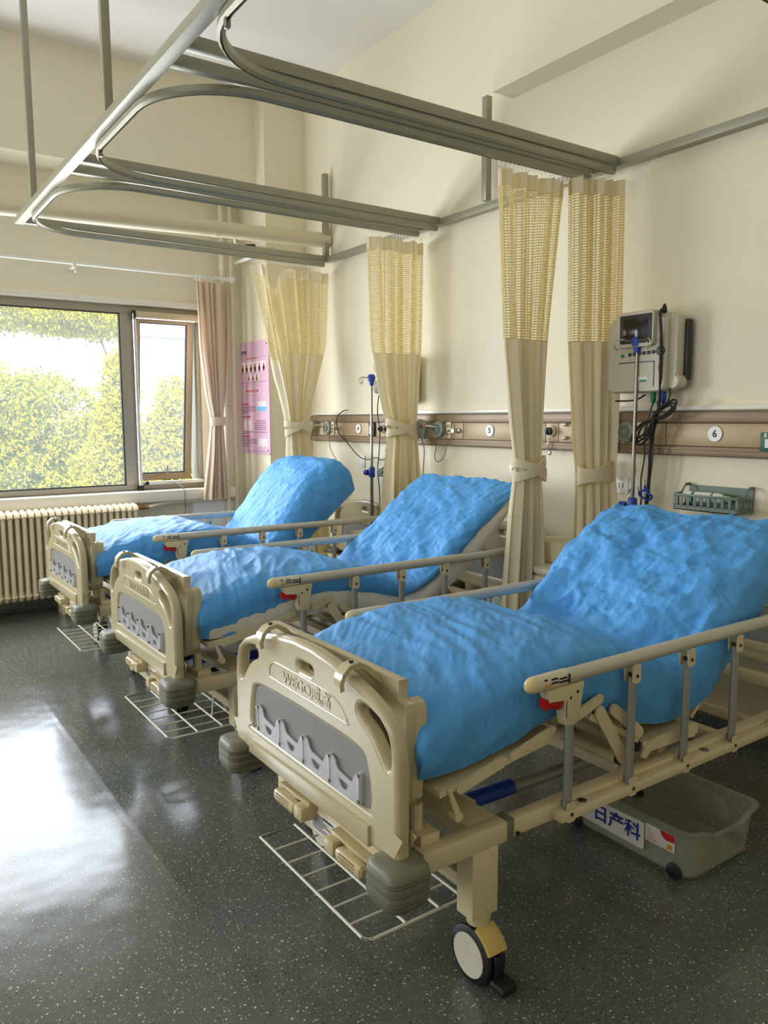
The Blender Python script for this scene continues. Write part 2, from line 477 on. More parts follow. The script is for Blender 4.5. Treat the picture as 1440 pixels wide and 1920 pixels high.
def plate(name, outline, holes, thick, bev, M, m, parent=None, res=3):
    """flat plate with holes: outline in local XY, thickness along local Z from 0 to thick, placed by matrix M"""
    cu = bpy.data.curves.new(name, 'CURVE'); cu.dimensions = '2D'; cu.fill_mode = 'BOTH'
    cu.extrude = max(thick / 2 - bev, 0.0002); cu.bevel_depth = bev; cu.bevel_resolution = res; cu.offset = -bev
    for poly in [outline] + list(holes):
        sp = cu.splines.new('POLY'); sp.points.add(len(poly) - 1); sp.use_cyclic_u = True
        for p, (u, v) in zip(sp.points, poly): p.co = (u, v, 0, 1)
    me = _curve_to_mesh(cu, name); bpy.data.curves.remove(cu)
    me.transform(M @ Matrix.Translation((0, 0, thick / 2)))
    me.materials.clear()
    return link(name, me, m, parent, 40)

def text(name, body, size, M, m, parent=None, depth=0.0006, align='CENTER', sx=1.0, bold=0.0):
    cu = bpy.data.curves.new(name, 'FONT'); cu.body = body; cu.size = size; cu.align_x = align; cu.align_y = 'CENTER'
    cu.extrude = depth; cu.resolution_u = 3; cu.offset = bold
    me = _curve_to_mesh(cu, name); bpy.data.curves.remove(cu)
    me.transform(M @ Matrix.Diagonal((sx, 1, 1, 1)))
    me.materials.clear()
    return link(name, me, m, parent, 0)

def MX(x, y, z):
    """local XY drawn on a face that looks towards -x (text reads from the foot side); local +Z comes out of the face"""
    return Matrix(((0, 0, -1, x), (-1, 0, 0, y), (0, 1, 0, z), (0, 0, 0, 1)))
def MYZ(x=0.0):
    """outline (y, z), thickness along +x"""
    return Matrix(((0, 0, 1, x), (1, 0, 0, 0), (0, 1, 0, 0), (0, 0, 0, 1)))
def MNY(x, y, z):
    """face that looks towards -y"""
    return Matrix(((1, 0, 0, x), (0, 0, -1, y), (0, 1, 0, z), (0, 0, 0, 1)))
def fx(u, v, a): return (a, u, v)      # outline (y, z), extruded along x
def fy(u, v, a): return (u, a, v)      # outline (x, z), extruded along y
def fz(u, v, a): return (u, v, a)

_fitted = set()
def mark():
    """objects made so far keep their place"""
    _fitted.update(o.name for o in bpy.data.objects)
def refit(A, b):
    """bring the things made since the last call to their surveyed place: scale A about the origin, then shift b"""
    A = Vector(A); b = Vector(b); D = Matrix.Diagonal((*A, 1)); seen = set()
    for o in [q for q in bpy.data.objects if q.name not in _fitted]:
        o.location = Vector((o.location.x * A.x, o.location.y * A.y, o.location.z * A.z)) + (b if o.parent is None else Vector((0, 0, 0)))
        if o.type == 'MESH' and o.data.name not in seen:
            seen.add(o.data.name); o.data.transform(D)
    mark()

# ================================================================== the room shell
YW = 1.34            # inner face of the window wall in the windows' own survey; refit() brings it to NY
NY = 1.07
X0, X1, Y0, ZC = -7.2, 0.0, -8.0, 4.01
struct(B().box(X0 - .2, X1 + .2, Y0 - .2, NY + .3, -0.12, 0.0).build('floor', FLOOR))
struct(B().box(X0 - .2, X1 + .2, Y0 - .2, NY + .3, ZC, ZC + 0.15).build('ceiling', CEIL))
struct(B().box(0.0, 0.2, Y0 - .2, NY + .3, 0, ZC).build('wall_right', WALL))
struct(B().box(X0 - .2, X0, Y0 - .2, NY + .3, 0, ZC).build('wall_left', WALL))
struct(B().box(X0, X1, Y0 - .2, Y0, 0, ZC).build('wall_front', WALL))
WZ0, WZ1 = 0.93, 2.47
WINS = [(-2.95, -0.62), (-6.15, -3.85)]
FXW = lambda v: .9487 * v - .1434
b = B(); z0_, z1_ = .9487 * WZ0 - .0111, .9487 * WZ1 - .0111; wx = [(FXW(p), FXW(q)) for p, q in WINS]
b.box(X0, X1, NY, NY + .28, 0, z0_).box(X0, X1, NY, NY + .28, z1_, ZC)
b.box(wx[0][1], X1, NY, NY + .28, z0_, z1_).box(wx[1][1], wx[0][0], NY, NY + .28, z0_, z1_).box(X0, wx[1][0], NY, NY + .28, z0_, z1_)
struct(b.build('wall_back', WALL))
struct(B().box(-0.358, 0.0, 0.562, NY, 0, ZC).build('trim_1', WALL))                     # corner pier
struct(B().box(X0, -0.358, 0.72, NY, 3.25, ZC).build('trim_2', WALL))                    # deep beam over the windows
struct(B().box(-0.155, 0.0, Y0, -1.84, 3.22, ZC).build('trim_3', WALL))                  # beam along the bed-head wall
BASEB = FLOOR
struct(B().box(X0, -0.358, NY - 0.016, NY, 0, 0.085, 0.004).build('baseboard_back', BASEB))
struct(B().box(-0.014, 0.0, Y0, 0.562, 0, 0.085, 0.004).build('baseboard_right', BASEB))
mark()

# ------------------------------------------------------------------ the windows
def window(n, x0, x1, detailed):
    w = bpy.data.objects.new(f'window_{n}', None); COL.objects.link(w); w['kind'] = 'structure'
    ya, yb = YW + 0.015, YW + 0.075
    m0, m1 = x1 - 0.68, x1 - 0.565           # mullion beside the casement (right)
    l0, l1 = x0 + 0.565, x0 + 0.65           # mullion on the other side
    b = B()
    b.box(x0, x1, ya, yb, WZ1 - 0.065, WZ1, 0.004).box(x0, x1, ya, yb, WZ0, WZ0 + 0.048, 0.004)
    b.box(x0, x0 + .045, ya, yb, WZ0 + .048, WZ1 - .065, 0.004).box(x1 - .03, x1, ya, yb, WZ0 + .048, WZ1 - .065, 0.004)
    b.box(m0, m1, ya, yb, WZ0 + .048, WZ1 - .065, 0.004).box(l0, l1, ya, yb, WZ0 + .048, WZ1 - .065, 0.004)
    b.build('window_frame', WINF, w)
    b = B()
    g = 0.007
    for (gx0, gx1) in ((l1, m0),):
        z0, z1 = WZ0 + .048, WZ1 - .065
        b.box(gx0, gx0 + g, ya + .012, yb - .012, z0, z1).box(gx1 - g, gx1, ya + .012, yb - .012, z0, z1)
        b.box(gx0 + g, gx1 - g, ya + .012, yb - .012, z0, z0 + g).box(gx0 + g, gx1 - g, ya + .012, yb - .012, z1 - g, z1)
    b.build('gasket', BLACK, w)
    B().box(l1 + g, m0 - g, ya + .026, ya + .032, WZ0 + .048 + g, WZ1 - .065 - g).build('pane', PANE, w)
    # wall trim band above, sill below
    B().box(x0 - .06, x1 + .02, YW - 0.028, YW, WZ1, WZ1 + 0.055, 0.006).build('head_trim', TRIMW, w)
    b = B(); b.box(x0 - .15, x1 + .24, 1.20, YW + .015, 0.838, WZ0, 0.008)
    b.build('window_sill', TRIMW, w)
    # casements
    for side, (c0, c1) in (('r', (m1, x1 - .03)), ('l', (x0 + .045, l0))):
        if side == 'l' and not detailed: ang = 0
        ang = R(7.8) if side == 'r' and detailed else 0.0
        s = bpy.data.objects.new('sash', None); COL.objects.link(s); s.parent = w
        s.location = (c0 + .004, ya + .03, WZ1 - .072); s.rotation_euler = (ang, 0, 0)
        L_ = c1 - c0 - .012; z0, z1 = WZ0 + .055 - (WZ1 - .072), 0.0
        b = B()
        b.box(0, .048, -.018, .018, z0, z1, .003).box(L_ - .06, L_, -.018, .018, z0, z1, .003)
        b.box(.048, L_ - .06, -.018, .018, z0, z0 + .06, .003).box(.048, L_ - .06, -.018, .018, z1 - .055, z1, .003)
        b.build('sash_frame', WINF_L, s)
        b = B(); b.box(.048, .055, -.012, .012, z0 + .06, z1 - .055).box(L_ - .067, L_ - .06, -.012, .012, z0 + .06, z1 - .055).box(.055, L_ - .067, -.012, .012, z0 + .06, z0 + .067).box(.055, L_ - .067, -.012, .012, z1 - .062, z1 - .055)
        b.build('sash_gasket', DARK, s)
        B().box(.055, L_ - .067, -.003, .003, z0 + .067, z1 - .062).build('sash_pane', PANE2, s)
        if side == 'r' and detailed:
            b = B(); b.cyl((.20, -.03, z0 + .03), (.30, -.045, z0 + .026), .008, 8).cyl((.29, -.045, z0 + .02), (.29, -.05, z0 + .13), .0075, 8).box(.19, .25, -.03, -.016, z0 + .012, z0 + .042, .004)
            b.build('handle', WINF_L, s)
    if detailed:
        sb = bpy.data.objects.new('insect_screen', None); COL.objects.link(sb); sb.parent = w
        xa, xb = m1 - .022, x1 + .015
        B().box(xa + .02, xb, YW - .045, YW + .012, WZ1 - .105, WZ1 - .045, .012).build('roller_box', mat('screen_box', (206, 188, 158), .4, .2), sb)
        b = B(); b.box(xa, xa + .02, YW - .047, YW + .012, WZ1 - .11, WZ1 - .042, .004).box(xa - .006, xa + .034, YW - .04, YW + .01, WZ0 + .002, WZ0 + .04, .003)
        b.box(xa + .045, xa + .075, YW - .05, YW - .012, WZ0 + .045, WZ0 + .078, .003).box(xb - .03, xb, YW - .05, YW - .012, WZ0 + .045, WZ0 + .078, .003)
        b.build('end_cap', BLACK, sb)
        B().box(xa + .002, xa + .026, YW - .032, YW + .012, WZ0 + .04, WZ1 - .11, .004).build('side_track', mat('screen_track', (214, 214, 212), .35, .2), sb)
        B().box(xa + .075, xb - .03, YW - .045, YW - .014, WZ0 + .048, WZ0 + .075, .004).build('pull_bar', mat('screen_bar', (214, 208, 192), .35, .2), sb)
    return w
window(1, *WINS[0], True)
window(2, *WINS[1], False)
t = B().tube(curve_pts([(-0.96, 1.285, 1.0), (-0.90, 1.24, 0.975), (-0.868, 1.185, 0.93), (-0.862, 1.188, 0.85), (-0.858, 1.20, 0.70), (-0.858, 1.25, 0.3)], 5), 0.0035, 6).build('cord', mat('grey_cord', (120, 116, 108), .5))
tag(t, 'thin grey cord hanging over the sill below the casement', 'cord')

refit((.9487, 1, .9487), (-.1434, -.27, -.0111))
# ------------------------------------------------------------------ outside: ground, far building, trees
struct(B().box(-40, 45, YW + .6, 60, -3.2, -3.0).build('ground', mat('outdoor_ground', (130, 126, 110), .9)))
bd = thing('far_building', 'pale building with a flat white wall behind the trees outside', 'building', (3.0, 20, -3.0))
BWALL = mat('render_white', (226, 228, 232), .8); BGREY = mat('grey_glazing', (120, 128, 146), .3); BRED = mat('red_sign_board', (196, 70, 84), .6)  # the building's panes are an even blue grey
B().box(-14, 3.9, 0, 8, 0, 7.25).build('facade', BWALL, bd)
B().box(-14.3, 4.2, -.3, 8.2, 7.25, 7.5).build('roof_slab', mat('roof_grey', (170, 176, 190), .8), bd)
B().prism([(3.9, 0), (7.5, 0), (7.5, 5.5), (5.2, 7.0), (3.9, 7.0)], fy, 1.0, 7.5).build('wing', mat('wing_render', (196, 204, 220), .8), bd)
for i in range(2):
    for k in range(2):
        b = B(); x = 1.5 + 2.0 * i; z = 3.2 + 1.9 * k
        b.box(x, x + 1.2, -.08, .05, z, z + 1.2, .02); f = b.build('window', mat('bld_frame', (180, 184, 192), .5), bd)
        B().box(x + .1, x + 1.1, -.10, -.07, z + .1, z + 1.1).build('pane', BGREY, f)
B().box(-1.2, .8, -.5, -.35, 7.6, 9.2).build('sign_board', BRED, bd)

def leaf_mat(name, a, c):
    m = bpy.data.materials.new(name); m.use_nodes = True
    nt = m.node_tree; N = nt.nodes; L = nt.links; N.clear()
    out = N.new('ShaderNodeOutputMaterial')
    at = N.new('ShaderNodeAttribute'); at.attribute_name = 'tone'
    col = mix_col(nt, at.outputs['Fac'], a, c)
    d = N.new('ShaderNodeBsdfDiffuse'); L.new(col, d.inputs[0])
    tl = N.new('ShaderNodeBsdfTranslucent'); L.new(col, tl.inputs[0])
    mx = N.new('ShaderNodeMixShader'); mx.inputs[0].default_value = .4; L.new(d.outputs[0], mx.inputs[1]); L.new(tl.outputs[0], mx.inputs[2])
    L.new(mx.outputs[0], out.inputs[0])
    return m
LEAF_Y = leaf_mat('leaf_yellow', (0.20, 0.23, 0.012, 1), (0.72, 0.62, 0.03, 1))
LEAF_G = leaf_mat('leaf_green', (0.09, 0.14, 0.012, 1), (0.66, 0.60, 0.035, 1))
BARK = mat('bark', (96, 84, 66), .9, var=.2, bump=.5, bscale=30)
def tree(name, label, base, blobs, n, leaf, m, seed, group=None):
    """blobs: (x, y, z, rx, ry, rz) relative to the base"""
    rg = np.random.default_rng(seed)
    t = thing(name, label, 'tree', base, 0, group)
    vol = np.array([q[3] * q[4] * q[5] for q in blobs]) ** (2 / 3); pick = rg.choice(len(blobs), n, p=vol / vol.sum())
    bl = np.array(blobs)[pick]
    d = rg.normal(size=(n, 3)); d /= np.linalg.norm(d, axis=1)[:, None]
    rad = 0.55 + 0.5 * rg.random(n) ** .6
    # clumps: pull the leaves towards twig ends
    c = bl[:, :3] + d * rad[:, None] * bl[:, 3:6]
    k = max(60, n // 90); ends = c[rg.choice(n, k)]
    near = np.empty_like(c)
    for q0 in range(0, n, 4000):
        near[q0:q0 + 4000] = ends[np.argmin(((c[q0:q0 + 4000, None, :] - ends[None, :, :]) ** 2).sum(-1), 1)]
    c = c * 0.62 + 0.38 * (near + rg.normal(size=(n, 3)) * leaf * 2.0)
    u = rg.normal(size=(n, 3)); u[:, 2] -= .4; u /= np.linalg.norm(u, axis=1)[:, None]
    w = np.cross(u, rg.normal(size=(n, 3))); w /= np.linalg.norm(w, axis=1)[:, None]
    s = leaf * (0.7 + .6 * rg.random(n))[:, None]
    V = np.stack([c, c + u * s * .5 + w * s * .24, c + u * s, c + u * s * .5 - w * s * .24], 1).reshape(-1, 3)
    F = np.arange(4 * n).reshape(n, 4)
    me = bpy.data.meshes.new('crown'); me.from_pydata(V.tolist(), [], F.tolist())
    a = me.attributes.new('tone', 'FLOAT', 'POINT'); a.data.foreach_set('value', np.repeat(rg.random(n), 4).astype(np.float32))
    o = link('crown', me, m, t, 0); stuff(o)
    b = B(); top = max(q[2] for q in blobs)
    b.tube(curve_pts([(0, 0, 0), (.06, .03, top * .3), (-.04, 0, top * .6), (.02, .05, top * .95)], 4), [.12 - .09 * i / 12 for i in range(13)], 8)
    for q in (blobs[:7] if base[1] < 10 else blobs[3:4]):
        b.tube(curve_pts([(0, 0, top * .35), (q[0] * .4, q[1] * .4, (q[2] + top * .5) / 2), (q[0], q[1], q[2])], 3), [.05, .044, .038, .03, .024, .018, .012], 6)
    b.build('trunk', BARK, t)
    return t
TG = 'trees outside the window'
tree('leafy_tree', 'yellow green bushy tree filling the lower left of the big window pane', (-0.9, 7.6, -3.0),
     [(-1.3, 0, 4.45, .9, .7, .9), (-.5, .1, 4.6, .9, .8, .85), (.3, 0, 4.4, .8, .8, .95), (.9, .2, 3.7, .7, .7, .9), (-.7, -.2, 3.5, 1.1, .8, 1.0), (.3, -.3, 3.2, 1.1, .8, 1.0), (-1.8, .2, 3.4, .9, .7, 1.0)], 90000, .066, LEAF_G, 1, TG)
tree('leafy_tree', 'bright yellow tree seen at the right edge of the big pane', (0.02, 6.3, -3.0),
     [(.1, 0, 5.0, .24, .3, .6), (.05, 0, 4.3, .34, .4, .7), (-.15, .1, 3.7, .42, .45, .6), (.15, 0, 3.5, .4, .45, .6), (-.1, .2, 3.1, .5, .5, .6)], 34000, .066, LEAF_Y, 2, TG)
tree('leafy_tree', 'tall tree whose branches cross the top of the big pane', (2.2, 12.5, -3.0),
     [(-3.6, 0, 6.75, 1.0, .8, .38), (-2.5, .2, 6.85, 1.0, .8, .36), (-1.5, 0, 6.80, .9, .7, .36), (-.7, .2, 6.75, .8, .7, .34), (-3, .3, 7.4, 1.5, .8, .5), (-1.2, .3, 7.4, 1.4, .8, .5)], 42000, .085, LEAF_G, 3, TG)
tree('leafy_tree', 'young yellow green tree behind the narrow casement pane', (1.25, 7.3, -3.0),
     [(.05, 0, 4.75, .28, .35, .55), (-.2, 0, 4.2, .38, .4, .6), (.3, .1, 4.0, .4, .45, .65), (0, -.1, 3.6, .7, .5, .7), (.62, .1, 4.0, .26, .4, 1.0), (.5, 0, 3.4, .6, .5, .8)], 36000, .066, LEAF_Y, 4, TG)

refit((.992, 1, .992), (-.013, 0, -.15))
# ------------------------------------------------------------------ radiator and pipes
rad = thing('radiator', 'cream cast iron column radiator under the window', 'radiator', (0, 0, 0))
def radiator_section():
    b = B()
    z0, z1 = 0.155, 0.815
    for yc, r in ((1.075, .0155), (1.205, .0155), (1.14, .012)):
        b.tube([(0, yc, z0 + .03), (0, yc, z0 + .25), (0, yc, z1 - .25), (0, yc, z1 - .03)], r, 8)
    for z, up in ((z1 - .035, 1), (z0 + .035, -1)):
        b.tube([(0, 1.066, z - .0 * up), (0, 1.078, z + .022 * up), (0, 1.10, z + .034 * up), (0, 1.14, z + .038 * up), (0, 1.18, z + .034 * up), (0, 1.202, z + .022 * up), (0, 1.214, z)], .0215, 8)
        b.cyl((-.026, 1.14, z + .012 * up), (.026, 1.14, z + .012 * up), .026, 10)
    return b
s0 = radiator_section().build('section', RADI, rad)
s0.location = (-1.325, 0, 0)
for i in range(1, 26):
    c = s0.copy(); COL.objects.link(c); c.parent = rad; c.location = (-1.325 - .0495 * i, 0, 0)
b = B(); b.cyl((-1.30, 1.14, .79), (-1.275, 1.16, .79), .014, 8).cyl((-1.285, 1.16, .79), (-1.19, 1.17, .79), .017, 8).cyl((-1.245, 1.165, .775), (-1.245, 1.165, .83), .013, 8).box(-1.27, -1.22, 1.15, 1.18, .80, .81, .002)
b.build('valve', BRASS, rad)
b = B(); [b.box(-1.325 - .0495 * k - .012, -1.325 - .0495 * k + .012, 1.06, 1.22, 0.0, .15, .003) for k in (1, 12, 24)]
b.build('foot', RADI, rad)
hp = thing('heating_pipe', 'horizontal cream heating pipe between the radiator valve and the corner', 'pipe', (0, 0, 0))
B().tube(curve_pts([(-1.19, 1.17, .79), (-1.1, 1.22, .80), (-.95, 1.25, .812), (-.7, 1.25, .812), (-.47, 1.25, .812)], 4), .014, 8).build('pipe_run', PIPE, hp)
B().box(-.80, -.79, 1.25, 1.34, .79, .83, .002).build('pipe_hook', PIPE, hp)
pb = thing('pipe_cover', 'low white box panel under the tied beige curtain', 'cover', (-.555, 1.285, 0))
B().box(-.20, .195, -.015, .05, .0, .79, .004).build('panel', mat('cover_white', (226, 226, 232), .5), pb)
B().box(-.21, .20, -.02, .055, .79, .80, .002).build('lid', mat('cover_lid', (214, 210, 200), .5), pb)
for x, r, lab in ((-.435, .021, 'left of the two white riser pipes in the window corner'), (-.352, .019, 'right of the two white riser pipes in the window corner')):
    rp = thing('riser_pipe', lab, 'pipe', (x, 1.255, 0), 0, 'riser pipes in the corner')
    b = B(); b.cyl((0, 0, 0), (0, 0, 3.43), r, 12); b.build('pipe_run', PIPE, rp)
    [B().cyl((0, 0, za), (0, 0, zb), r * 1.3, 12).build('collar', PIPE, rp) for za, zb in ((2.80, 2.86), (1.64, 1.67))]
    B().box(-.012, .012, 0, .085, 1.64, 1.675, .002).build('wall_clip', PIPE, rp)
refit((.9487, 1, .9487), (-.1434, -.27, 0))
dp = thing('overhead_duct', 'thick cream pipe running under the window beam into the wall', 'pipe', (0, 0, 0))
P1, P2 = Vector((-2.33, .35, 2.881)), Vector((0.0, .18, 2.916))
B().cyl(P1 + (P1 - P2) * 1.9, P2, .056, 20).build('pipe_run', mat('duct_paint', (214, 202, 170), .5, var=.03), dp)
B().cyl(P1 + (P2 - P1) * .60, P1 + (P2 - P1) * .615, .060, 20).build('joint', mat('duct_paint', (214, 202, 170), .5), dp)
bp_ = thing('branch_pipe', 'thin white branch pipe with a black valve below the overhead duct', 'pipe', (0, 0, 0))
B().tube(curve_pts([(-.665, .36, 2.88), (-.662, .47, 2.93), (-.648, .50, 2.90), (-.635, .50, 2.862), (-.60, .50, 2.852), (-.54, .50, 2.86), (-.42, .50, 2.872), (-.27, .56, 2.874)], 5), .0125, 8).build('pipe_run', PIPE, bp_)
B().cyl((-.556, .50, 2.862), (-.482, .50, 2.872), .021, 10).build('valve_body', BLACK, bp_)
b = B(); b.cyl((-.40, .50, 2.855), (-.375, .50, 2.885), .019, 8).cyl((-.33, .53, 2.862), (-.31, .53, 2.882), .018, 8); b.build('fitting', PIPE, bp_)

refit((.9865, 1, .9861), (-.0111, 0, -.0608))
# ------------------------------------------------------------------ curtain rod and the beige window curtain
rod = thing('curtain_rod', 'thin white curtain rod fixed above the window', 'rod', (0, 0, 0))
B().cyl((-6.4, 1.2, 2.735), (-.41, 1.2, 2.735), .0125, 10).build('pole', mat('rod_white', (232, 230, 222), .3), rod)
B().lathe([(.012, 0), (.021, .004), (.021, .018), (.017, .024), (.024, .034), (.030, .055), (.024, .075), (.008, .084)], 14, (-.425, 1.2, 2.735), (1, 0, 0)).build('finial', mat('rod_white', (232, 230, 222), .3), rod)
for x in (-1.68, -3.6, -5.4):
    b = B(); b.box(x - .012, x + .012, 1.2, YW, 2.70, 2.72, .002).box(x - .014, x + .014, 1.186, 1.214, 2.705, 2.752, .004).cyl((x, 1.19, 2.70), (x, 1.175, 2.665), .008, 8); b.build('bracket', mat('rod_white', (232, 230, 222), .3), rod)

def lerp(a, c, t): return a + (c - a) * t
def pleated(name, keys, z0, z1, n, amp, folds, m, parent, uvw=1.8, nz=40, nrm=None, seed=0, thick_wave=0.35):
    """cloth between heights z0 (low) and z1 (high). keys: (z, (ax, ay), (bx, by), amplitude factor), descending z"""
    keys = sorted(keys, key=lambda k: k[0]); zs = [k[0] for k in keys]
    ax = [k[1][0] for k in keys]; ay = [k[1][1] for k in keys]; bx = [k[2][0] for k in keys]; by = [k[2][1] for k in keys]; am = [k[3] for k in keys]
    rg = np.random.default_rng(seed)
    u = np.linspace(0, 1, n); z = np.linspace(z1, z0, nz)
    ph = rg.random(4) * 6.28; w = 0.25 + .5 * rg.random(4)
    sm = lambda arr: np.interp(z, zs, arr)
    k = np.array([.25, .5, .25]); 
    def smooth(v):
        for _ in range(3): v = np.convolve(np.pad(v, 1, mode='edge'), k, 'valid')
        return v
    AX, AY, BX, BY, AM = (smooth(sm(v)) for v in (ax, ay, bx, by, am))
    warp = u + .018 * np.sin(2 * np.pi * 3 * u + ph[0]) + .012 * np.sin(2 * np.pi * 7 * u + ph[1])
    X = AX[:, None] + (BX - AX)[:, None] * u; Y = AY[:, None] + (BY - AY)[:, None] * u
    dx, dy = (BX - AX)[:, None], (BY - AY)[:, None]; ln = np.sqrt(dx ** 2 + dy ** 2) + 1e-9
    nx, ny = -dy / ln, dx / ln
    zz = z[:, None]
    wv = np.sin(2 * np.pi * folds * warp + .25 * np.sin(zz * 2.2 + ph[2])) + thick_wave * np.sin(2 * np.pi * (folds * .5 + .3) * warp + ph[3] + zz * .9) + .22 * np.sin(2 * np.pi * folds * 2.1 * warp + ph[1] + zz * 1.7)
    D = amp * AM[:, None] * wv
    tx = .35 * amp * AM[:, None] * np.sin(4 * np.pi * folds * warp + ph[0])
    X = X + nx * D + dx / ln * tx; Y = Y + ny * D + dy / ln * tx
    P = np.stack([X, Y, np.broadcast_to(zz, X.shape)], -1)
    UV = np.stack([np.broadcast_to(u * uvw, X.shape), np.broadcast_to(zz, X.shape)], -1)
    return grid_mesh(name, P, m, parent, UV)

wc = thing('window_curtain', 'beige pleated window curtain tied at its waist beside the casement', 'curtain', (0, 0, 0))
YC = 1.175
wk = [(2.69, (-.705, YC), (-.42, YC), .55), (2.15, (-.69, YC), (-.435, YC), .9), (1.72, (-.645, YC), (-.465, YC), .8), (1.52, (-.605, YC), (-.49, YC), .6), (1.24, (-.64, YC), (-.475, YC), .9), (.835, (-.695, YC), (-.435, YC), 1.1)]
pleated('cloth', wk, .835, 2.69, 220, .036, 5.6, WCURT, wc, nz=70, seed=5, thick_wave=.55)
B().loft([[(-.548 + .072 * math.cos(a), YC + .05 * math.sin(a), z) for a in [2 * math.pi * i / 24 for i in range(24)]] for z in (1.475, 1.48, 1.512, 1.545, 1.55)], cap=False).build('tieback', WCURT, wc)
for x in (-.70, -.664, -.618, -.59, -.574, -.56, -.546, -.53, -.447):
    pts = [(x + .004 * math.sin(a), 1.2 + .021 * math.cos(a), 2.728 + .026 * math.sin(a)) for a in [2 * math.pi * i / 16 for i in range(16)]]
    B().tube(pts, .0034, 6, closed=True).build('ring', WHITE, wc)

refit((.9487, 1, .9487), (-.1434, -.27, -.0111))
# ------------------------------------------------------------------ overhead cubicle rail frame
fr = thing('curtain_rail_frame', 'grey aluminium ceiling rail frame with three looped curtain tracks over the beds', 'rail', (0, 0, 0))
ZT = 2.642
B().box(-2.264, -2.213, -5.6, .172, ZT, ZT + .036, .002).build('long_beam', RAIL, fr)
TY = (.15, -1.055, -1.245, -2.47, -2.62, -3.90)
for y in TY:
    B().box(-2.213, -.062, y - .019, y + .019, ZT + .004, ZT + .046, .002).build('cross_beam', RAIL, fr)
B().box(-.062, -.018, -5.6, .172, ZT, ZT + .04, .002).build('wall_beam', RAIL, fr)
for y in (-.33, -1.83, -3.35, -4.9):
    B().box(-2.262, -2.228, y - .017, y + .017, ZT + .036, ZC, .001).build('hanger', RAIL, fr)
for x, y, zt in ((-.05, .155, 3.3), (-.085, -1.72, 3.25)):
    B().box(x - .02, x + .02, y - .02, y + .02, ZT + .04, zt, .001).build('hanger', RAIL, fr)
B().cyl((-.60, .165, ZT + .012), (-.44, 1.0, ZT + .085), .014, 10).build('brace', WHITE, fr)
def track(ya, yb):
    """U-shaped track: straight legs at ya and yb, rounded corners at the foot side"""
    r = .36; xf = -2.215; pts = []
    pts += [(-.07, ya), (-.5, ya), (-1.0, ya), (-1.5, ya), (xf + r, ya)]
    pts += [(xf + r - r * math.sin(R(a)), ya - r + r * math.cos(R(a))) for a in range(9, 91, 9)]
    pts += [(xf + r - r * math.cos(R(a)), yb + r - r * math.sin(R(a))) for a in range(0, 91, 9)]
    pts += [(-1.5, yb), (-1.0, yb), (-.5, yb), (-.07, yb)]
    b = B(); prof = [(-.011, 0), (.011, 0), (.014, -.024), (.004, -.034), (.004, -.020), (-.004, -.020), (-.004, -.034), (-.014, -.024)]
    P = [Vector((x, y, 0)) for x, y in pts]; loops = []
    for i, p in enumerate(P):
        t_ = (P[min(i + 1, len(P) - 1)] - P[max(i - 1, 0)]).normalized(); s_ = Vector((t_.y, -t_.x, 0))
        loops.append([p + s_ * u + Vector((0, 0, ZT - .002 + v)) for u, v in prof])
    b.loft(loops)
    return b.build('track', RAIL, fr, 30)
track(TY[0], TY[1]); track(TY[2], TY[3]); track(TY[4], TY[5])
b = B(); random.seed(3)
for y, x0, x1, n in ((TY[0], -.69, -.10, 26), (TY[1], -.46, -.05, 18), (TY[3], -.68, -.22, 18)):
    for i in range(n):
        x = lerp(x0, x1, i / (n - 1)); b.tube([(x, y, ZT - .034), (x + .006, y, ZT - .046), (x, y, ZT - .058), (x - .006, y, ZT - .046)], .002, 5, closed=True)
stuff(b.build('gliders', WHITE, fr))
b = B(); b.box(-2.222, -2.206, -1.59, -1.57, ZT - .06, ZT - .03, .002).box(-2.222, -2.206, -2.96, -2.94, ZT - .06, ZT - .03, .002); b.build('track_stop', STEEL, fr)

# ------------------------------------------------------------------ cream cubicle curtains with open-work tops
def privacy(label, keys, zmesh, tie, knot, folds=9, amp=.03, seed=0, sag=None, zt=2.66):
    t = thing('privacy_curtain', label, 'curtain', (0, 0, 0), 0, 'cream cubicle curtains')
    z0 = min(k[0] for k in keys)
    o = pleated('openwork_top', keys, zmesh, zt - .07, 240, amp, folds, NET, t, nz=36, seed=seed)
    h = pleated('header_band', keys, zt - .075, zt, 240, amp, folds, CURT, t, nz=5, seed=seed)
    c = pleated('cloth', keys, z0, zmesh + .004, 240, amp, folds, CURT, t, nz=70, seed=seed)
    if sag:                                             # the first hooks have slipped: the leading edge droops
        for ob in (o, h, c):
            for v in ob.data.vertices:
                f = max(0.0, 1 - abs(v.co.x - sag[0]) / sag[1]); v.co.z -= sag[2] * f * f * max(0.0, (v.co.z - 1.5) / 1.15)
    (tx, ty, tz, rx, ry, tilt) = tie
    n = 28
    def band(name, tl, e0, w):
        loops = []
        for q, e in ((-w, .94), (-w * .9, 1.02), (0, 1.05), (w * .9, 1.02), (w, .94)):
            loops.append([(tx + rx * (e + e0) * math.cos(a), ty + ry * (e + e0) * math.sin(a), tz + q * (1 - .25 * math.sin(a * 2)) + tl * math.cos(a)) for a in [2 * math.pi * i / n for i in range(n)]])
        B().loft(loops, cap=False).build(name, CURT, t)
    if knot: band('tieback', .036 + tilt, .0, .030); band('tieback', -.036 + tilt, .06, .028)
    else: band('tieback', tilt, 0, .046)
    return t
mark()
y1 = .138
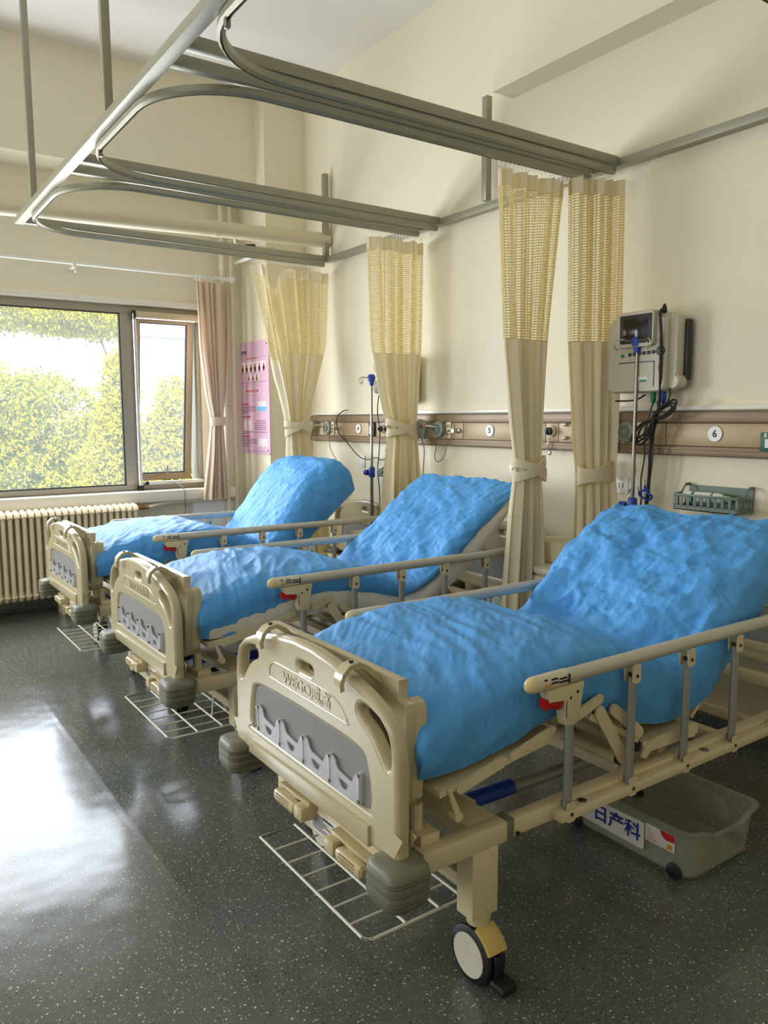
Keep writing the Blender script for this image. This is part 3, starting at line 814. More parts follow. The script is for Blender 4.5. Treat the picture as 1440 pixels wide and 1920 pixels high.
privacy('cream cubicle curtain nearest the window, its loose first hooks drooping',
        [(2.66, (-.70, y1), (-.04, y1), .9), (2.1, (-.56, y1), (-.075, y1), .9), (1.62, (-.44, y1), (-.215, y1), .8), (1.47, (-.41, y1), (-.235, y1), .6), (1.25, (-.41, y1), (-.20, y1), .8), (.66, (-.44, y1), (-.05, y1), 1.1), (.32, (-.46, y1), (-.02, y1), 1.2)],
        2.03, (-.32, y1, 1.475, .105, .062, .02), 'x', 5.5, .034, 11, sag=(-.50, .12, .17))
refit((.9854, 1, .9876), (-.0145, .002, -.0692))
y2 = -1.075
privacy('cream cubicle curtain tied between numbered discs 4 and 5 behind the middle bed',
        [(2.66, (-.455, y2), (-.02, y2), .9), (2.0, (-.43, y2), (-.045, y2), .9), (1.62, (-.355, y2), (-.08, y2), .8), (1.44, (-.30, y2), (-.085, y2), .6), (1.2, (-.33, y2), (-.06, y2), .8), (.94, (-.345, y2), (-.04, y2), 1.0), (.32, (-.37, y2), (-.02, y2), 1.1)],
        1.94, (-.195, y2, 1.45, .118, .062, -.015), 'x', 5, .036, 12)
refit((.9809, 1, .9847), (-.0218, 0, -.0575))
y3 = -2.485
privacy('cream cubicle curtain with a crossed tie, standing free between the middle and front beds',
        [(2.66, (-.68, y3), (-.215, y3), .9), (1.88, (-.63, y3), (-.315, y3), .9), (1.5, (-.575, y3), (-.35, y3), .8), (1.275, (-.535, y3), (-.36, y3), .6), (1.05, (-.565, y3), (-.345, y3), .8), (.6, (-.605, y3), (-.325, y3), 1.0), (.32, (-.62, y3), (-.31, y3), 1.1)],
        1.885, (-.447, y3, 1.255, .098, .06, 0), 'x', 5.5, .034, 13)
refit((.9738, 1, .98), (-.0371, 0, -.0401))
a4, c4 = (-.29, -2.60), (-.045, -2.70)
privacy('cream cubicle curtain with a plain band tie beside the wall monitor',
        [(2.66, (-.31, -2.60), (-.05, -2.69), .9), (1.9, (-.29, -2.60), (-.05, -2.69), .9), (1.4, (-.255, -2.61), (-.05, -2.695), .75), (1.23, (-.235, -2.615), (-.05, -2.695), .6), (1.0, (-.235, -2.615), (-.035, -2.70), .8), (.32, (-.25, -2.61), (-.03, -2.70), 1.0)],
        1.885, (-.14, -2.655, 1.235, .112, .062, .012), None, 5, .034, 14)

refit((.985, .9974, .984), (-.01, .0257, -.05))

# ================================================================== bed-head services on the wall
sp = thing('service_panel', 'long champagne metal bed-head service panel along the wall', 'panel', (0, 0, 0))
PY0, PY1 = -6.2, .42
B().box(-.038, -.001, PY0, PY1, 1.34, 1.545).build('back_channel', mat('channel_dark', (70, 58, 44), .5, .3), sp)
b = B(); b.box(-.052, -.036, PY0, PY1, 1.492, 1.541, .004).box(-.056, -.036, PY0, PY1, 1.498, 1.510, .003); b.build('top_trim', CHAMP_D, sp)
b = B(); b.box(-.052, -.036, PY0, PY1, 1.344, 1.384, .004).box(-.056, -.036, PY0, PY1, 1.366, 1.376, .003); b.build('bottom_trim', CHAMP_D, sp)
B().box(-.024, -.001, PY0, PY1 - .01, 1.549, 1.572, .004).build('highlight_strip', TRIMW, sp)  # pale strip stands in for the highlight above the panel
seams = [PY1, .346, .214, .08, -.009, -.096, -.599, -.686, -.76, -1.209, -1.344, -1.427, -1.518, -2.0, -2.216, -2.31, -2.445, -2.72, -2.893, -2.982, -3.60, -3.70, -4.0, -4.9, PY0]
for a, c in zip(seams, seams[1:]):
    B().box(-.046, -.036, c + .002, a - .002, 1.387, 1.489, .002).build('cover_plate', CHAMP, sp)
for y, n in ((-.316, '4'), (-1.765, '5'), (-3.237, '6')):
    d = B().lathe([(.036, 0), (.036, .004), (.034, .006)], 28, (-.046, y, 1.443), (-1, 0, 0)).build('number_disc', WHITE, sp)
    B().lathe([(.0365, 0), (.0365, .003)], 28, (-.0463, y, 1.443), (-1, 0, 0)).build('disc_rim', mat('rim_ink', (60, 62, 84), .5), d)
    text('numeral', n, .045, MX(-.0525, y, 1.443), INK, d, bold=.0008)
def socket(y, z=1.443):
    o = B().box(-.056, -.045, y - .022, y + .022, z - .052, z + .052, .003).build('socket_plate', mat('socket_cream', (222, 210, 170), .4), sp)
    b = B()
    for dz in (.026, -.026):
        b.box(-.0585, -.0555, y - .010, y - .006, z + dz - .008, z + dz + .008).box(-.0585, -.0555, y + .006, y + .010, z + dz - .008, z + dz + .008)
    b.build('slots', BLACK, o)
for y in (.052, -1.385, -2.84): socket(y)
for y in (-.052, -1.472): 
    b = B(); b.lathe([(.018, 0), (.018, .01), (.010, .014), (.008, .035), (.012, .037), (.012, .05)], 16, (-.046, y, 1.44), (-1, 0, 0)); b.cyl((-.085, y, 1.44), (-.09, y + .05, 1.44), .007, 8); b.build('gas_outlet', CHROME, sp)
def valve(y, z=1.445, r=.03):
    o = B().lathe([(r, 0), (r, .012), (r * .8, .018)], 20, (-.046, y, z), (-1, 0, 0)).build('gas_outlet', mat('valve_cream', (210, 202, 176), .4), sp)
    B().lathe([(r * .68, 0), (r * .68, .02), (r * .3, .026), (r * .25, .04)], 20, (-.06, y, z), (-1, 0, 0)).build('valve_core', DARK, o)
valve(-.64); valve(-.72, r=.026); valve(-2.262, r=.032)
for z in (1.482, 1.41):
    B().lathe([(.011, 0), (.011, .008), (.008, .012), (.009, .02), (.004, .023)], 14, (-.046, -2.365, z), (-1, 0, 0)).build('push_button', CHROME, sp)
b = B(); b.tube(curve_pts([(-.06, -2.262, 1.41), (-.065, -2.25, 1.37), (-.06, -2.265, 1.34), (-.062, -2.275, 1.36), (-.06, -2.262, 1.40)], 4), .0025, 6, closed=True); b.box(-.066, -.056, -2.272, -2.255, 1.315, 1.335, .003); b.build('key_chain', STEEL, sp)
cb = B().box(-.066, -.045, -.545, -.475, 1.39, 1.49, .006).build('call_switch', DARK, sp)
B().box(-.071, -.065, -.530, -.492, 1.405, 1.465, .004).build('rocker', WHITE, cb)
cd = B().box(-.060, -.045, -3.545, -3.452, 1.372, 1.452, .002).build('info_card', GREENINK, sp)
b = B(); b.box(-.0612, -.0598, -3.53, -3.474, 1.388, 1.425); [b.box(-.0612, -.0598, -3.470 - .016 * i - .010, -3.470 - .016 * i, z, z + .007) for i in range(4) for z in (1.433, 1.442)]; b.build('card_print', STICK, cd)

GRP = 'nurse call holders on the service panel'
def call_unit(label, y, yh, hang):
    t = thing('nurse_call_unit', label, 'call unit', (-.046, y, 1.448), 0, GRP)
    B().lathe([(.056, 0), (.056, .012), (.050, .024), (.03, .032), (.0, .034)], 24, (0, 0, 0), (-1, 0, 0), cap=False).build('dome', GREYGREEN, t)
    b = B(); [b.tube([(-.034 + .0 * k, r_ * math.cos(a), r_ * math.sin(a)) for a in [2 * math.pi * i / 16 for i in range(16)]], .0016, 4, closed=True) for k, r_ in enumerate((.012, .022, .031))]; b.build('speaker_ring', mat('dome_groove', (86, 92, 80), .5), t)
    if yh is not None:
        dy = yh - y
        b = B(); b.cyl((-.02, 0, .01), (-.07, dy * .5, .02), .008, 8).cyl((-.07, dy * .5, .02), (-.06, dy * .72, -.005), .007, 8); b.build('holder_arm', CHROME, t)
        hm = B(); hm.M = Matrix.Translation((-.055, dy, 0)) @ Matrix.Rotation(R(14 if hang else 24), 4, 'X') @ Matrix.Rotation(R(20), 4, 'Z')
        hm.box(-.014, .014, -.038, .038, -.062, .062, .010); h = hm.build('handset', GREYGREEN, t)
        hb = B(); hb.M = Matrix.Translation((-.055, dy, 0)) @ Matrix.Rotation(R(14 if hang else 24), 4, 'X') @ Matrix.Rotation(R(20), 4, 'Z')
        hb.cyl((-.015, 0, .02), (-.019, 0, .02), .011, 12); hb.build('button', RED if hang else GREYGREEN, h)
        B().tube(curve_pts([(-.055, dy + .01, -.06), (-.05, dy - .02, -.14), (-.045, dy + .0, -.3), (-.05, dy - .01, -.5), (-.05, dy, -.75)], 5), .0032, 6).build('cord', mat('tan_cord', (128, 112, 84), .5), t)
    else:
        B().tube(curve_pts([(-.04, -.03, -.03), (-.05, -.07, -.10), (-.05, -.09, -.19), (-.05, -.07, -.27), (-.05, -.055, -.30)], 5), .0032, 6).build('cord', mat('tan_cord', (150, 130, 90), .5), t)
    return t
call_unit('grey green nurse call holder and handset at the window end of the service panel', .125, .325, False)
call_unit('grey green nurse call holder and handset beside the black plug mid panel', -1.29, -1.165, True)
call_unit('round grey nurse call speaker beside the cream curtain left of numbered disc 6', -2.765, None, False)

def plug_cord(name, label, pts, r, m, cat='cord', group=None, k=6):
    o = B().tube(curve_pts(pts, k), r, 6).build(name, m); return tag(o, label, cat, group)
TANC = mat('tan_cord', (128, 112, 84), .5); BRC = mat('brown_cord', (84, 62, 50), .5)
plug_cord('call_cord', 'thin tan cord looping down from the socket beside disc 4', [(-.06, .05, 1.45), (-.075, .06, 1.42), (-.065, .085, 1.33), (-.06, .06, 1.26), (-.055, -.01, 1.18), (-.05, .02, 1.10), (-.05, .06, 1.02)], .003, TANC)
plug_cord('call_cord', 'thin tan cord looping down from the socket left of disc 5', [(-.09, -1.43, 1.44), (-.08, -1.40, 1.43), (-.07, -1.385, 1.36), (-.06, -1.345, 1.27), (-.06, -1.28, 1.235), (-.06, -1.25, 1.27), (-.06, -1.265, 1.33), (-.06, -1.23, 1.37)], .003, TANC)
plug_cord('probe_cable', 'long brown cable looping from the panel top beside disc 4 to the curtain', [(-.03, -.14, 1.585), (-.05, -.09, 1.575), (-.07, -.04, 1.52), (-.07, -.06, 1.42), (-.06, -.18, 1.33), (-.06, -.33, 1.24), (-.06, -.46, 1.215), (-.06, -.56, 1.235), (-.06, -.64, 1.22), (-.06, -.70, 1.25), (-.06, -.73, 1.33), (-.06, -.69, 1.30), (-.06, -.71, 1.27), (-.06, -.76, 1.36)], .004, BRC)
pl = thing('black_plug', 'black power plug in the panel beside the tied curtain and handset', 'plug', (-.046, -1.065, 1.45))
B().box(-.04, 0, -.028, .028, -.04, .04, .008).build('plug_body', BLACK, pl)
B().tube(curve_pts([(-.03, 0, -.035), (-.035, .005, -.09), (-.03, .02, -.14), (-.03, .06, -.17)], 5), .006, 8).build('cord', BLACK, pl)

# wall switches and sockets below the panel
def wall_plate(label, y, z, w=.086, h=.086, rocker=True):
    t = thing('wall_switch', label, 'switch', (0, y, z))
    B().box(-.011, 0, -w / 2, w / 2, -h / 2, h / 2, .003).build('plate', WHITE, t)
    if rocker: B().box(-.016, -.009, -w / 2 + .016, w / 2 - .016, -h / 2 + .012, h / 2 - .012, .003).build('rocker', mat('rocker_grey', (222, 224, 232), .3), t)
    else:
        b = B(); [b.box(-.0125, -.010, dy - .002, dy + .002, -.012, .012) for dy in (-.012, .012)]; b.build('slots', DARK, t)
wall_plate('white wall switch under numbered disc 5 beside the curtain', -1.938, 1.20)
wall_plate('white wall switch under numbered disc 4', -.29, 1.19, .088, .095)
wall_plate('white wall socket half behind the curtain under the wall monitor', -2.705, 1.175, rocker=False)
wall_plate('white wall socket behind the chrome drip stand under the wall monitor', -2.80, 1.165, .09, .10, rocker=False)

# ------------------------------------------------------------------ fetal monitor on the wall
mo = thing('fetal_monitor', 'beige wall mounted monitor with a dark screen above numbered disc 6', 'monitor', (0, 0, 0))
b = B()
pf = rrect(-3.035, -2.71, 1.635, 1.985, .03, 5)
b.loft([[(x, lerp(-2.87, u, s_), lerp(1.81, v, s_)) for u, v in pf] for x, s_ in ((-.02, .93), (-.03, 1.0), (-.125, 1.0), (-.140, .985), (-.146, .955))]); b.build('body', MONI, mo)
b = B(); b.loft([[(x, lerp(-2.885, u, s_), lerp(1.92, v, s_)) for u, v in rrect(-2.985, -2.775, 1.845, 2.012, .02, 5)] for x, s_ in ((-.05, 1), (-.158, 1.0), (-.168, .96))])
bz = b.build('screen_housing', MONI, mo)
B().box(-.1705, -.160, -2.975, -2.795, 1.862, 1.996, .004).build('screen_bezel', DARK, bz)
B().box(-.1725, -.170, -2.952, -2.818, 1.882, 1.978, .001).build('screen', SCREEN, bz)
for i in range(6):
    B().box(-.151, -.144, -2.833 - .026 * i - .018, -2.833 - .026 * i, 1.806 + .001 * i, 1.822 + .001 * i, .003).build('button', DARK, mo)
B().cyl((-.144, -2.80, 1.81), (-.151, -2.80, 1.81), .009, 12).build('button', GREEN, mo)
B().lathe([(.021, 0), (.021, .010), (.016, .014)], 20, (-.145, -3.012, 1.822), (-1, 0, 0)).build('dial_knob', DARK, mo)
b = B(); b.box(-.1485, -.144, -2.975, -2.78, 1.775, 1.779); b.box(-.1485, -.144, -2.979, -2.975, 1.66, 1.779); b.build('printer_slot', DARK, mo)
B().box(-.1485, -.144, -2.945, -2.893, 1.683, 1.708, .001).build('sticker', STICK, mo)
B().box(-.1492, -.148, -2.940, -2.90, 1.684, 1.694).build('sticker', GREEN, mo)
B().tube([(-.148, -3.008 + .006 * math.cos(a), 1.745 + .02 * math.sin(a)) for a in [2 * math.pi * i / 14 for i in range(14)]], .0016, 5, closed=True).build('emblem', REDINK, mo)
b = B(); b.prism(rrect(-3.072, -3.030, 1.70, 1.985, .018, 5), fx, -.115, -.05, .004); b.build('probe_rest', MONI, mo)
B().lathe([(.036, 0), (.036, .05), (.030, .058)], 24, (-.055, -3.052, 1.682), (-1, 0, 0)).build('probe_disc', MONI, mo)
B().box(-.06, -.02, -3.088, -3.06, 1.69, 1.965, .006).build('side_vent', DARK, mo)
B().box(-.03, 0, -2.98, -2.74, 1.68, 1.93, .003).build('wall_bracket', STEEL, mo)
for y, m, nm in ((-2.945, GREEN, 'green'), (-3.0, BLUE, 'blue')):
    o = B().lathe([(.010, 0), (.013, -.012), (.013, -.045), (.006, -.06)], 12, (-.10, y, 1.64)).build('probe_plug', m, mo)
GC = mat('grey_probe_cord', (74, 70, 66), .5)
plug_cord('probe_cable', 'grey probe cord hanging from the green plug of the monitor', [(-.10, -2.945, 1.585), (-.11, -2.93, 1.52), (-.10, -2.905, 1.42), (-.09, -2.90, 1.33), (-.09, -2.885, 1.22), (-.09, -2.89, 1.12), (-.09, -2.875, 1.04)], .0042, GC)
plug_cord('probe_cable', 'grey probe cord hanging from the blue plug of the monitor', [(-.10, -3.0, 1.585), (-.11, -2.985, 1.54), (-.10, -2.955, 1.45), (-.09, -2.945, 1.32), (-.09, -2.935, 1.22), (-.09, -2.93, 1.12), (-.09, -2.90, 1.0)], .0042, GC)
plug_cord('probe_cable', 'black cord looping from the blue plug up to the casing', [(-.10, -2.99, 1.625), (-.11, -2.975, 1.585), (-.11, -2.99, 1.563), (-.11, -3.02, 1.575), (-.10, -3.035, 1.62), (-.10, -3.03, 1.66)], .004, BLACK)
plug_cord('probe_cable', 'black cord running from the monitor underside towards the curtain', [(-.10, -2.90, 1.625), (-.105, -2.86, 1.605), (-.10, -2.80, 1.598), (-.09, -2.72, 1.60)], .0042, BLACK)
pc = thing('power_cable', 'thick black power cable hung over the monitor and bundled below it', 'cable', (0, 0, 0))
B().tube(curve_pts([(-.12, -3.008, 2.015), (-.165, -3.015, 1.99), (-.16, -3.02, 1.88), (-.155, -3.018, 1.75), (-.14, -3.01, 1.64), (-.13, -3.0, 1.58), (-.13, -2.985, 1.50), (-.12, -2.955, 1.38), (-.11, -2.945, 1.25), (-.10, -2.925, 1.10), (-.10, -2.90, .96)], 6), .0075, 8).build('cord', BLACK, pc)
b = B()
K = Vector((-.14, -2.987, 1.512))
for q, (dy, dz, wd) in enumerate(((.118, -.105, .030), (.105, -.085, .022), (.085, -.115, .026), (-.105, .078, .020), (-.085, .055, .016), (-.10, .060, .026))):
    d = Vector((0, dy, dz)); n_ = Vector((0, -dz, dy)).normalized() * wd
    b.tube(curve_pts([K + Vector((-.004 * q, 0, 0)), K + d * .45 + n_ - Vector((.006 * (q % 3), 0, 0)), K + d * .92 + n_ * .7, K + d * 1.03, K + d * .92 - n_ * .7, K + d * .45 - n_ - Vector((.008 * (q % 2), 0, 0)), K + Vector((-.004 * q, 0, .002))], 6), .0052, 6)
b.tube([(-.135 + .014 * math.cos(a), -2.987, 1.512 + .026 * math.sin(a)) for a in [2 * math.pi * i / 14 for i in range(14)]], .006, 6, closed=True)
b.build('coil', BLACK, pc)
B().lathe([(.008, 0), (.013, .006), (.012, .022), (.005, .042)], 10, (-.125, -3.006, 1.992)).build('cable_boot', BLACK, pc)

# second monitor, mostly hidden by the middle curtain
m2 = thing('fetal_monitor', 'second monitor mostly hidden behind the cream curtain near disc 4', 'monitor', (0, 0, 0))
b = B(); pf = rrect(-1.04, -.745, 1.62, 1.93, .03, 5)
b.loft([[(x, lerp(-.90, u, s_), lerp(1.78, v, s_)) for u, v in pf] for x, s_ in ((-.02, .93), (-.03, 1.0), (-.085, 1.0), (-.10, .96))]); b.build('body', WHITE, m2)
for z in (1.885, 1.74):
    o = B().lathe([(.046, 0), (.046, .025), (.036, .034)], 20, (-.10, -.675, z), (-.5, .86, 0)).build('probe_disc', MONI, m2)
    B().lathe([(.030, 0), (.030, .004)], 18, (-.100, -.675, z), (.5, -.86, 0)).build('probe_face', BRC, o)
b = B(); b.cyl((-.07, -.75, 1.86), (-.10, -.70, 1.835), .009, 8).cyl((-.07, -.75, 1.75), (-.09, -.69, 1.74), .009, 8); b.build('probe_arm', BLACK, m2)
B().prism(rrect(-.755, -.715, 1.63, 1.90, .018, 5), fx, -.09, -.03, .004).build('probe_rest', WHITE, m2)
plug_cord('probe_cable', 'dark cord hanging from the hidden monitor past the call switch', [(-.10, -.70, 1.71), (-.10, -.665, 1.68), (-.09, -.632, 1.58), (-.075, -.625, 1.48), (-.07, -.63, 1.38), (-.07, -.615, 1.25), (-.07, -.60, 1.13), (-.07, -.62, 1.02), (-.07, -.63, .85)], .004, BLACK)
plug_cord('probe_cable', 'dark cord hanging straight beside the curtain into the small basket', [(-.08, -.76, 1.36), (-.075, -.755, 1.28), (-.075, -.76, 1.20), (-.08, -.765, 1.15)], .0035, BRC)

# ------------------------------------------------------------------ drip stands
def iv_stand(label, x, y, ztop, zbot, zclamp, seed):
    t = thing('iv_stand', label, 'drip stand', (x, y, zbot), 0, 'drip stands at the bed heads')
    H = ztop - zbot
    B().cyl((0, 0, 0), (0, 0, H - .02), .0092, 14).build('pole', STEEL, t)
    B().cyl((0, 0, 0), (0, 0, zclamp - zbot), .0118, 14).build('lower_tube', STEEL, t)
    b = B(); b.lathe([(.016, H - .075), (.018, H - .045), (.027, H - .04), (.029, H - .012), (.022, H + .002), (.010, H + .006)], 16); b.build('hub', BLUE, t)
    for k in range(4):
        a = R(25 + 90 * k + seed); d = Vector((math.cos(a), math.sin(a), 0)); z = H - .022
        pts = [d * .02 + Vector((0, 0, z)), d * .075 + Vector((0, 0, z + .006)), d * .105 + Vector((0, 0, z + .004)), d * .118 + Vector((0, 0, z - .012)), d * .112 + Vector((0, 0, z - .034)), d * .094 + Vector((0, 0, z - .038)), d * .084 + Vector((0, 0, z - .022)), d * .088 + Vector((0, 0, z - .006))]
        B().tube(curve_pts(pts, 4), .0032, 6).build('hook', CHROME, t)
    b = B(); zc = zclamp - zbot; b.lathe([(.020, zc - .045), (.022, zc - .04), (.022, zc + .02), (.016, zc + .03)], 14); c = b.build('clamp', BLUE, t)
    b = B(); dx, dy = -.30, .95
    b.cyl((0, 0, zc - .012), (dx * .035, dy * .035, zc - .012), .009, 8).cyl((dx * .032, dy * .032, zc - .012), (dx * .062, dy * .062, zc - .012), .021, 14); b.build('clamp_knob', BLUE, c)
    return t
iv_stand('chrome drip stand with blue hub in front of the wall monitor', -.15, -2.885, 1.895, .07, 1.105, 40)
iv_stand('chrome drip stand with blue hub left of the middle cream curtain', -.15, -.645, 1.825, .07, 1.145, 80)

# ------------------------------------------------------------------ baskets on the wall
def wall_basket(label, y0, y1, z0, z1, dep, group='small wall baskets'):
    t = thing('wall_basket', label, 'basket', (0, 0, 0), 0, group)
    b = B(); th = .004; hb = z1 - z0; zr = z0 + hb * .62      # front rim lower than the back
    b.box(-dep, -.004, y0, y1, z0, z0 + th)
    b.box(-.008, -.003, y0, y1, z0, z1 - .01)
    b.box(-dep - .003, -dep + .003, y0 - .003, y1 + .003, zr - .010, zr + .002, .002)
    b.box(-dep, -dep + th, y0, y1, z0, z0 + .022)
    for e in (y0, y1):
        b.prism([(-dep, z0), (-.004, z0), (-.004, z0 + .022), (-dep, z0 + .022)], fy, e - th / 2, e + th / 2)
        b.prism([(-dep, zr - .01), (-dep, zr + .002), (-dep * .55, zr + .006), (-dep * .3, z1), (-.004, z1), (-.004, z1 - .014), (-dep * .35, z1 - .014), (-dep * .6, zr - .010)], fy, e - .0035, e + .0035)
    b.build('shell', BASKETP, t)
    n = int((y1 - y0) / .031)
    b = B()
    for i in range(n + 1):
        y = lerp(y0 + .004, y1 - .004, i / n); b.box(-dep, -dep + th, y - .0062, y + .0062, z0 + .02, zr - .008)
    for e in (y0, y1):
        for i in range(5):
            x = -dep + .006 + i * (dep - .02) / 4; b.box(x - .005, x + .005, e - th / 2, e + th / 2, z0 + .02, zr - .008)
    stuff(b.build('slat_wall', BASKETP, t))
    return t
wall_basket('sage plastic wall basket holding a white bottle under numbered disc 6', -3.405, -3.095, 1.098, 1.215, .125, None)
wall_basket('small sage wall basket beside the drip stand under disc 4', -.84, -.632, 1.105, 1.185, .09, None)
bt = thing('lotion_bottle', 'white plastic bottle lying in the sage wall basket', 'bottle', (-.068, -3.115, 1.156))
bt.rotation_euler = (R(90), 0, R(2))
B().lathe([(.010, 0), (.021, .004), (.024, .012), (.024, .165), (.018, .185), (.012, .188)], 18).build('bottle_body', WHITE, bt)
B().lathe([(.014, .188), (.014, .215), (.011, .218)], 14).build('cap', mat('cap_ivory', (206, 200, 172), .4), bt)
b = B(); b.lathe([(.0245, .04), (.0245, .052)], 18, cap=False).lathe([(.0245, .135), (.0245, .142)], 18, cap=False); b.build('green_print', GREEN, bt)
tag(B().tube(curve_pts([(-.10, -2.915, 1.19), (-.12, -2.94, 1.165), (-.11, -2.965, 1.145), (-.10, -2.94, 1.125), (-.11, -2.90, 1.14), (-.12, -2.905, 1.165), (-.11, -2.945, 1.175)], 5), .006, 6).build('cable_tie', BLUE), 'blue strap looped round the cables beside the drip stand clamp', 'strap')

refit((1, .9974, .9906), (0, .0257, -.0643))
# ------------------------------------------------------------------ poster on the corner pier
po = thing('wall_poster', 'pink health information poster on the wall pier by the window curtain', 'poster', (-.277, 0, 0))
PYa, PYb, PZa, PZb = .690, 1.300, 1.232, 2.198
plate('board', rrect(0, PYb - PYa, 0, PZb - PZa, .03, 4), [], .008, .0012, MX(0, PYb, PZa), PINK, po)
def pt_(u, v): return (PYb - u * (PYb - PYa), PZb - v * (PZb - PZa))      # u from the left, v from the top
def prect(b, u0, v0, u1, v1, x=-.0088):
    (ya, za), (yb, zb) = pt_(u0, v0), pt_(u1, v1); b.box(x, -.0078, yb, ya, zb, za)
b = B(); rg = random.Random(4)
for v in (.575, .592, .609, .626): prect(b, .12, v, .56 if v < .62 else .28, v + .006)
for v in (.70, .719, .738, .757, .776): prect(b, .52 + (.06 if v < .705 else 0), v, .90 - .06 * rg.random(), v + .006)
for v in (.80, .815): prect(b, .12, v, .92 if v < .81 else .35, v + .006)
for v in (.865, .882, .899, .916, .933): prect(b, .12, v, .58 - .25 * (v > .91), v + .006)
for v in (.095, .34, .115): pass
prect(b, .05, .105, .30, .108); prect(b, .06, .355, .94, .358); prect(b, .08, .14, .3, .142); prect(b, .62, .14, .92, .142); prect(b, .06, .975, .94, .977)
stuff(b.build('small_print', GREYI, po))
b = B(); prect(b, .30, .128, .66, .162); prect(b, .22, .415, .72, .455); prect(b, .12, .175, .90, .265, -.0084); prect(b, .3, .285, .7, .345, -.0084); prect(b, .17, .70, .42, .785); prect(b, .62, .53, .90, .60); prect(b, .64, .86, .92, .93, -.0084); b.build('pale_panel', PINKL, po)
b = B()
for i in range(7): prect(b, .32 + .048 * i, .134, .352 + .048 * i, .156, -.0094)
for i in range(8): prect(b, .25 + .057 * i, .421, .288 + .057 * i, .449, -.0094)
prect(b, .12, .545, .34, .557); prect(b, .12, .66, .40, .672); prect(b, .12, .838, .36, .850)
stuff(b.build('rose_heading', PINKD, po))
b = B()
for i in range(6):
    y, z = pt_(.17 + .137 * i, .222)
    b.lathe([(.020, 0), (.020, .0008)], 10, (-.0085, y, z - .014), (-1, 0, 0)).lathe([(.010, 0), (.010, .0012)], 8, (-.0085, y, z + .016), (-1, 0, 0)).prism([(y - .016, z - .042), (y + .016, z - .042), (y + .004, z + .02), (y - .004, z + .02)], fx, -.0093, -.008)
for i in range(3):
    y, z = pt_(.37 + .13 * i, .316)
    b.lathe([(.019, 0), (.019, .0008)], 10, (-.0085, y, z - .010), (-1, 0, 0)).lathe([(.009, 0), (.009, .0012)], 8, (-.0085, y, z + .016), (-1, 0, 0))
stuff(b.build('figure_print', BROWNI, po))
b = B(); prect(b, .62, .60, .90, .615); prect(b, .62, .575, .90, .60, -.0092); b.build('blue_print', CYANI, po)
text('poster_heading', '中日友好医院', .026, MX(-.0095, *pt_(.19, .085)), GREYI, po)
b = B(); [b.cyl((-.008, *pt_(u, v)), (-.012, *pt_(u, v)), .006, 8) for u, v in ((.05, .035), (.95, .035), (.05, .965), (.95, .965))]; b.build('pin', DARK, po)

refit((1, .9721, .9636), (-.081, -.1238, -.0385))
# ------------------------------------------------------------------ bedside cabinets and basin
def cabinet(label, y, x0=-.46, w=.44, h=.708):
    t = thing('bedside_cabinet', label, 'cabinet', (0, y, 0), 0, 'bedside cabinets')
    B().box(x0 + .01, -.02, -w / 2 + .01, w / 2 - .01, .06, h - .03, .006).build('body', CABI, t)
    B().box(x0 - .012, -.012, -w / 2, w / 2, h - .03, h, .010).build('top', CABI, t)
    for z0, z1 in ((h - .19, h - .04),):
        d = B().box(x0 - .006, x0 + .012, -w / 2 + .018, w / 2 - .018, z0, z1, .005).build('drawer', CABI, t)
        B().box(x0 - .022, x0 - .004, -.05, .05, (z0 + z1) / 2 - .008, (z0 + z1) / 2 + .008, .004).build('handle', mat('cab_handle', (150, 146, 130), .4), d)
    d = B().box(x0 - .006, x0 + .012, -w / 2 + .018, w / 2 - .018, .09, h - .20, .005).build('door', CABI, t)
    B().box(x0 - .022, x0 - .004, w / 2 - .07, w / 2 - .05, .42, .52, .004).build('handle', mat('cab_handle', (150, 146, 130), .4), d)
    b = B(); [b.cyl((x, yy, 0), (x, yy, .06), .022, 10) for x in (x0 + .06, -.08) for yy in (-w / 2 + .06, w / 2 - .06)]; b.build('caster', BLACK, t)
    return t
cabinet('cream bedside cabinet with a basin between the middle and front beds', -2.53)
cabinet('cream bedside cabinet behind the middle curtain between the far and middle beds', -1.02, h=.69)
ba = thing('wash_basin', 'cream plastic basin standing on the bedside cabinet', 'basin', (-.25, -2.49, .708))
B().lathe([(.070, 0), (.078, .004), (.098, .105), (.104, .108), (.104, .114), (.094, .112), (.076, .012), (.02, .010)], 28, cap=True).build('bowl', CREAMP, ba)

mark()

# ================================================================== hospital beds (foot at x = 0, head towards +x, near side is -y)
XB = -.045           # front face of the foot board
def board_outline():
    half = [(.434, .465), (.4345, .60), (.434, .70), (.428, .745), (.410, .786), (.372, .815), (.315, .837), (.24, .858), (.14, .877), (.05, .887)]
    return half + [(-u, v) for u, v in half[::-1]]
def mir(p): return [(-u, v) for u, v in p[::-1]]
HOLE = smooth_poly([(.292, .808), (.338, .801), (.376, .784), (.398, .752), (.404, .705), (.394, .684), (.374, .702), (.332, .747), (.280, .776), (.274, .796)], 4)
INSET = smooth_poly([(-.275, .690), (-.10, .698), (.10, .698), (.275, .690), (.308, .655), (.322, .58), (.310, .552), (.29, .548), (0, .548), (-.29, .548), (-.310, .552), (-.322, .58), (-.308, .655)], 4)
SLOT = rrect(-.055, .025, .810, .835, .012, 4)
def end_board(name, x, t, root, detail):
    """moulded end board with its show side at x"""
    o = plate(name, board_outline(), [HOLE, mir(HOLE), SLOT, INSET], t, .014, MYZ(x), BEIGE, root, 3)
    plate('inset_panel', [(u * .999, v) for u, v in INSET], [], t - .018, .002, MYZ(x + .009), GREY_PANEL, o, 1)
    return o

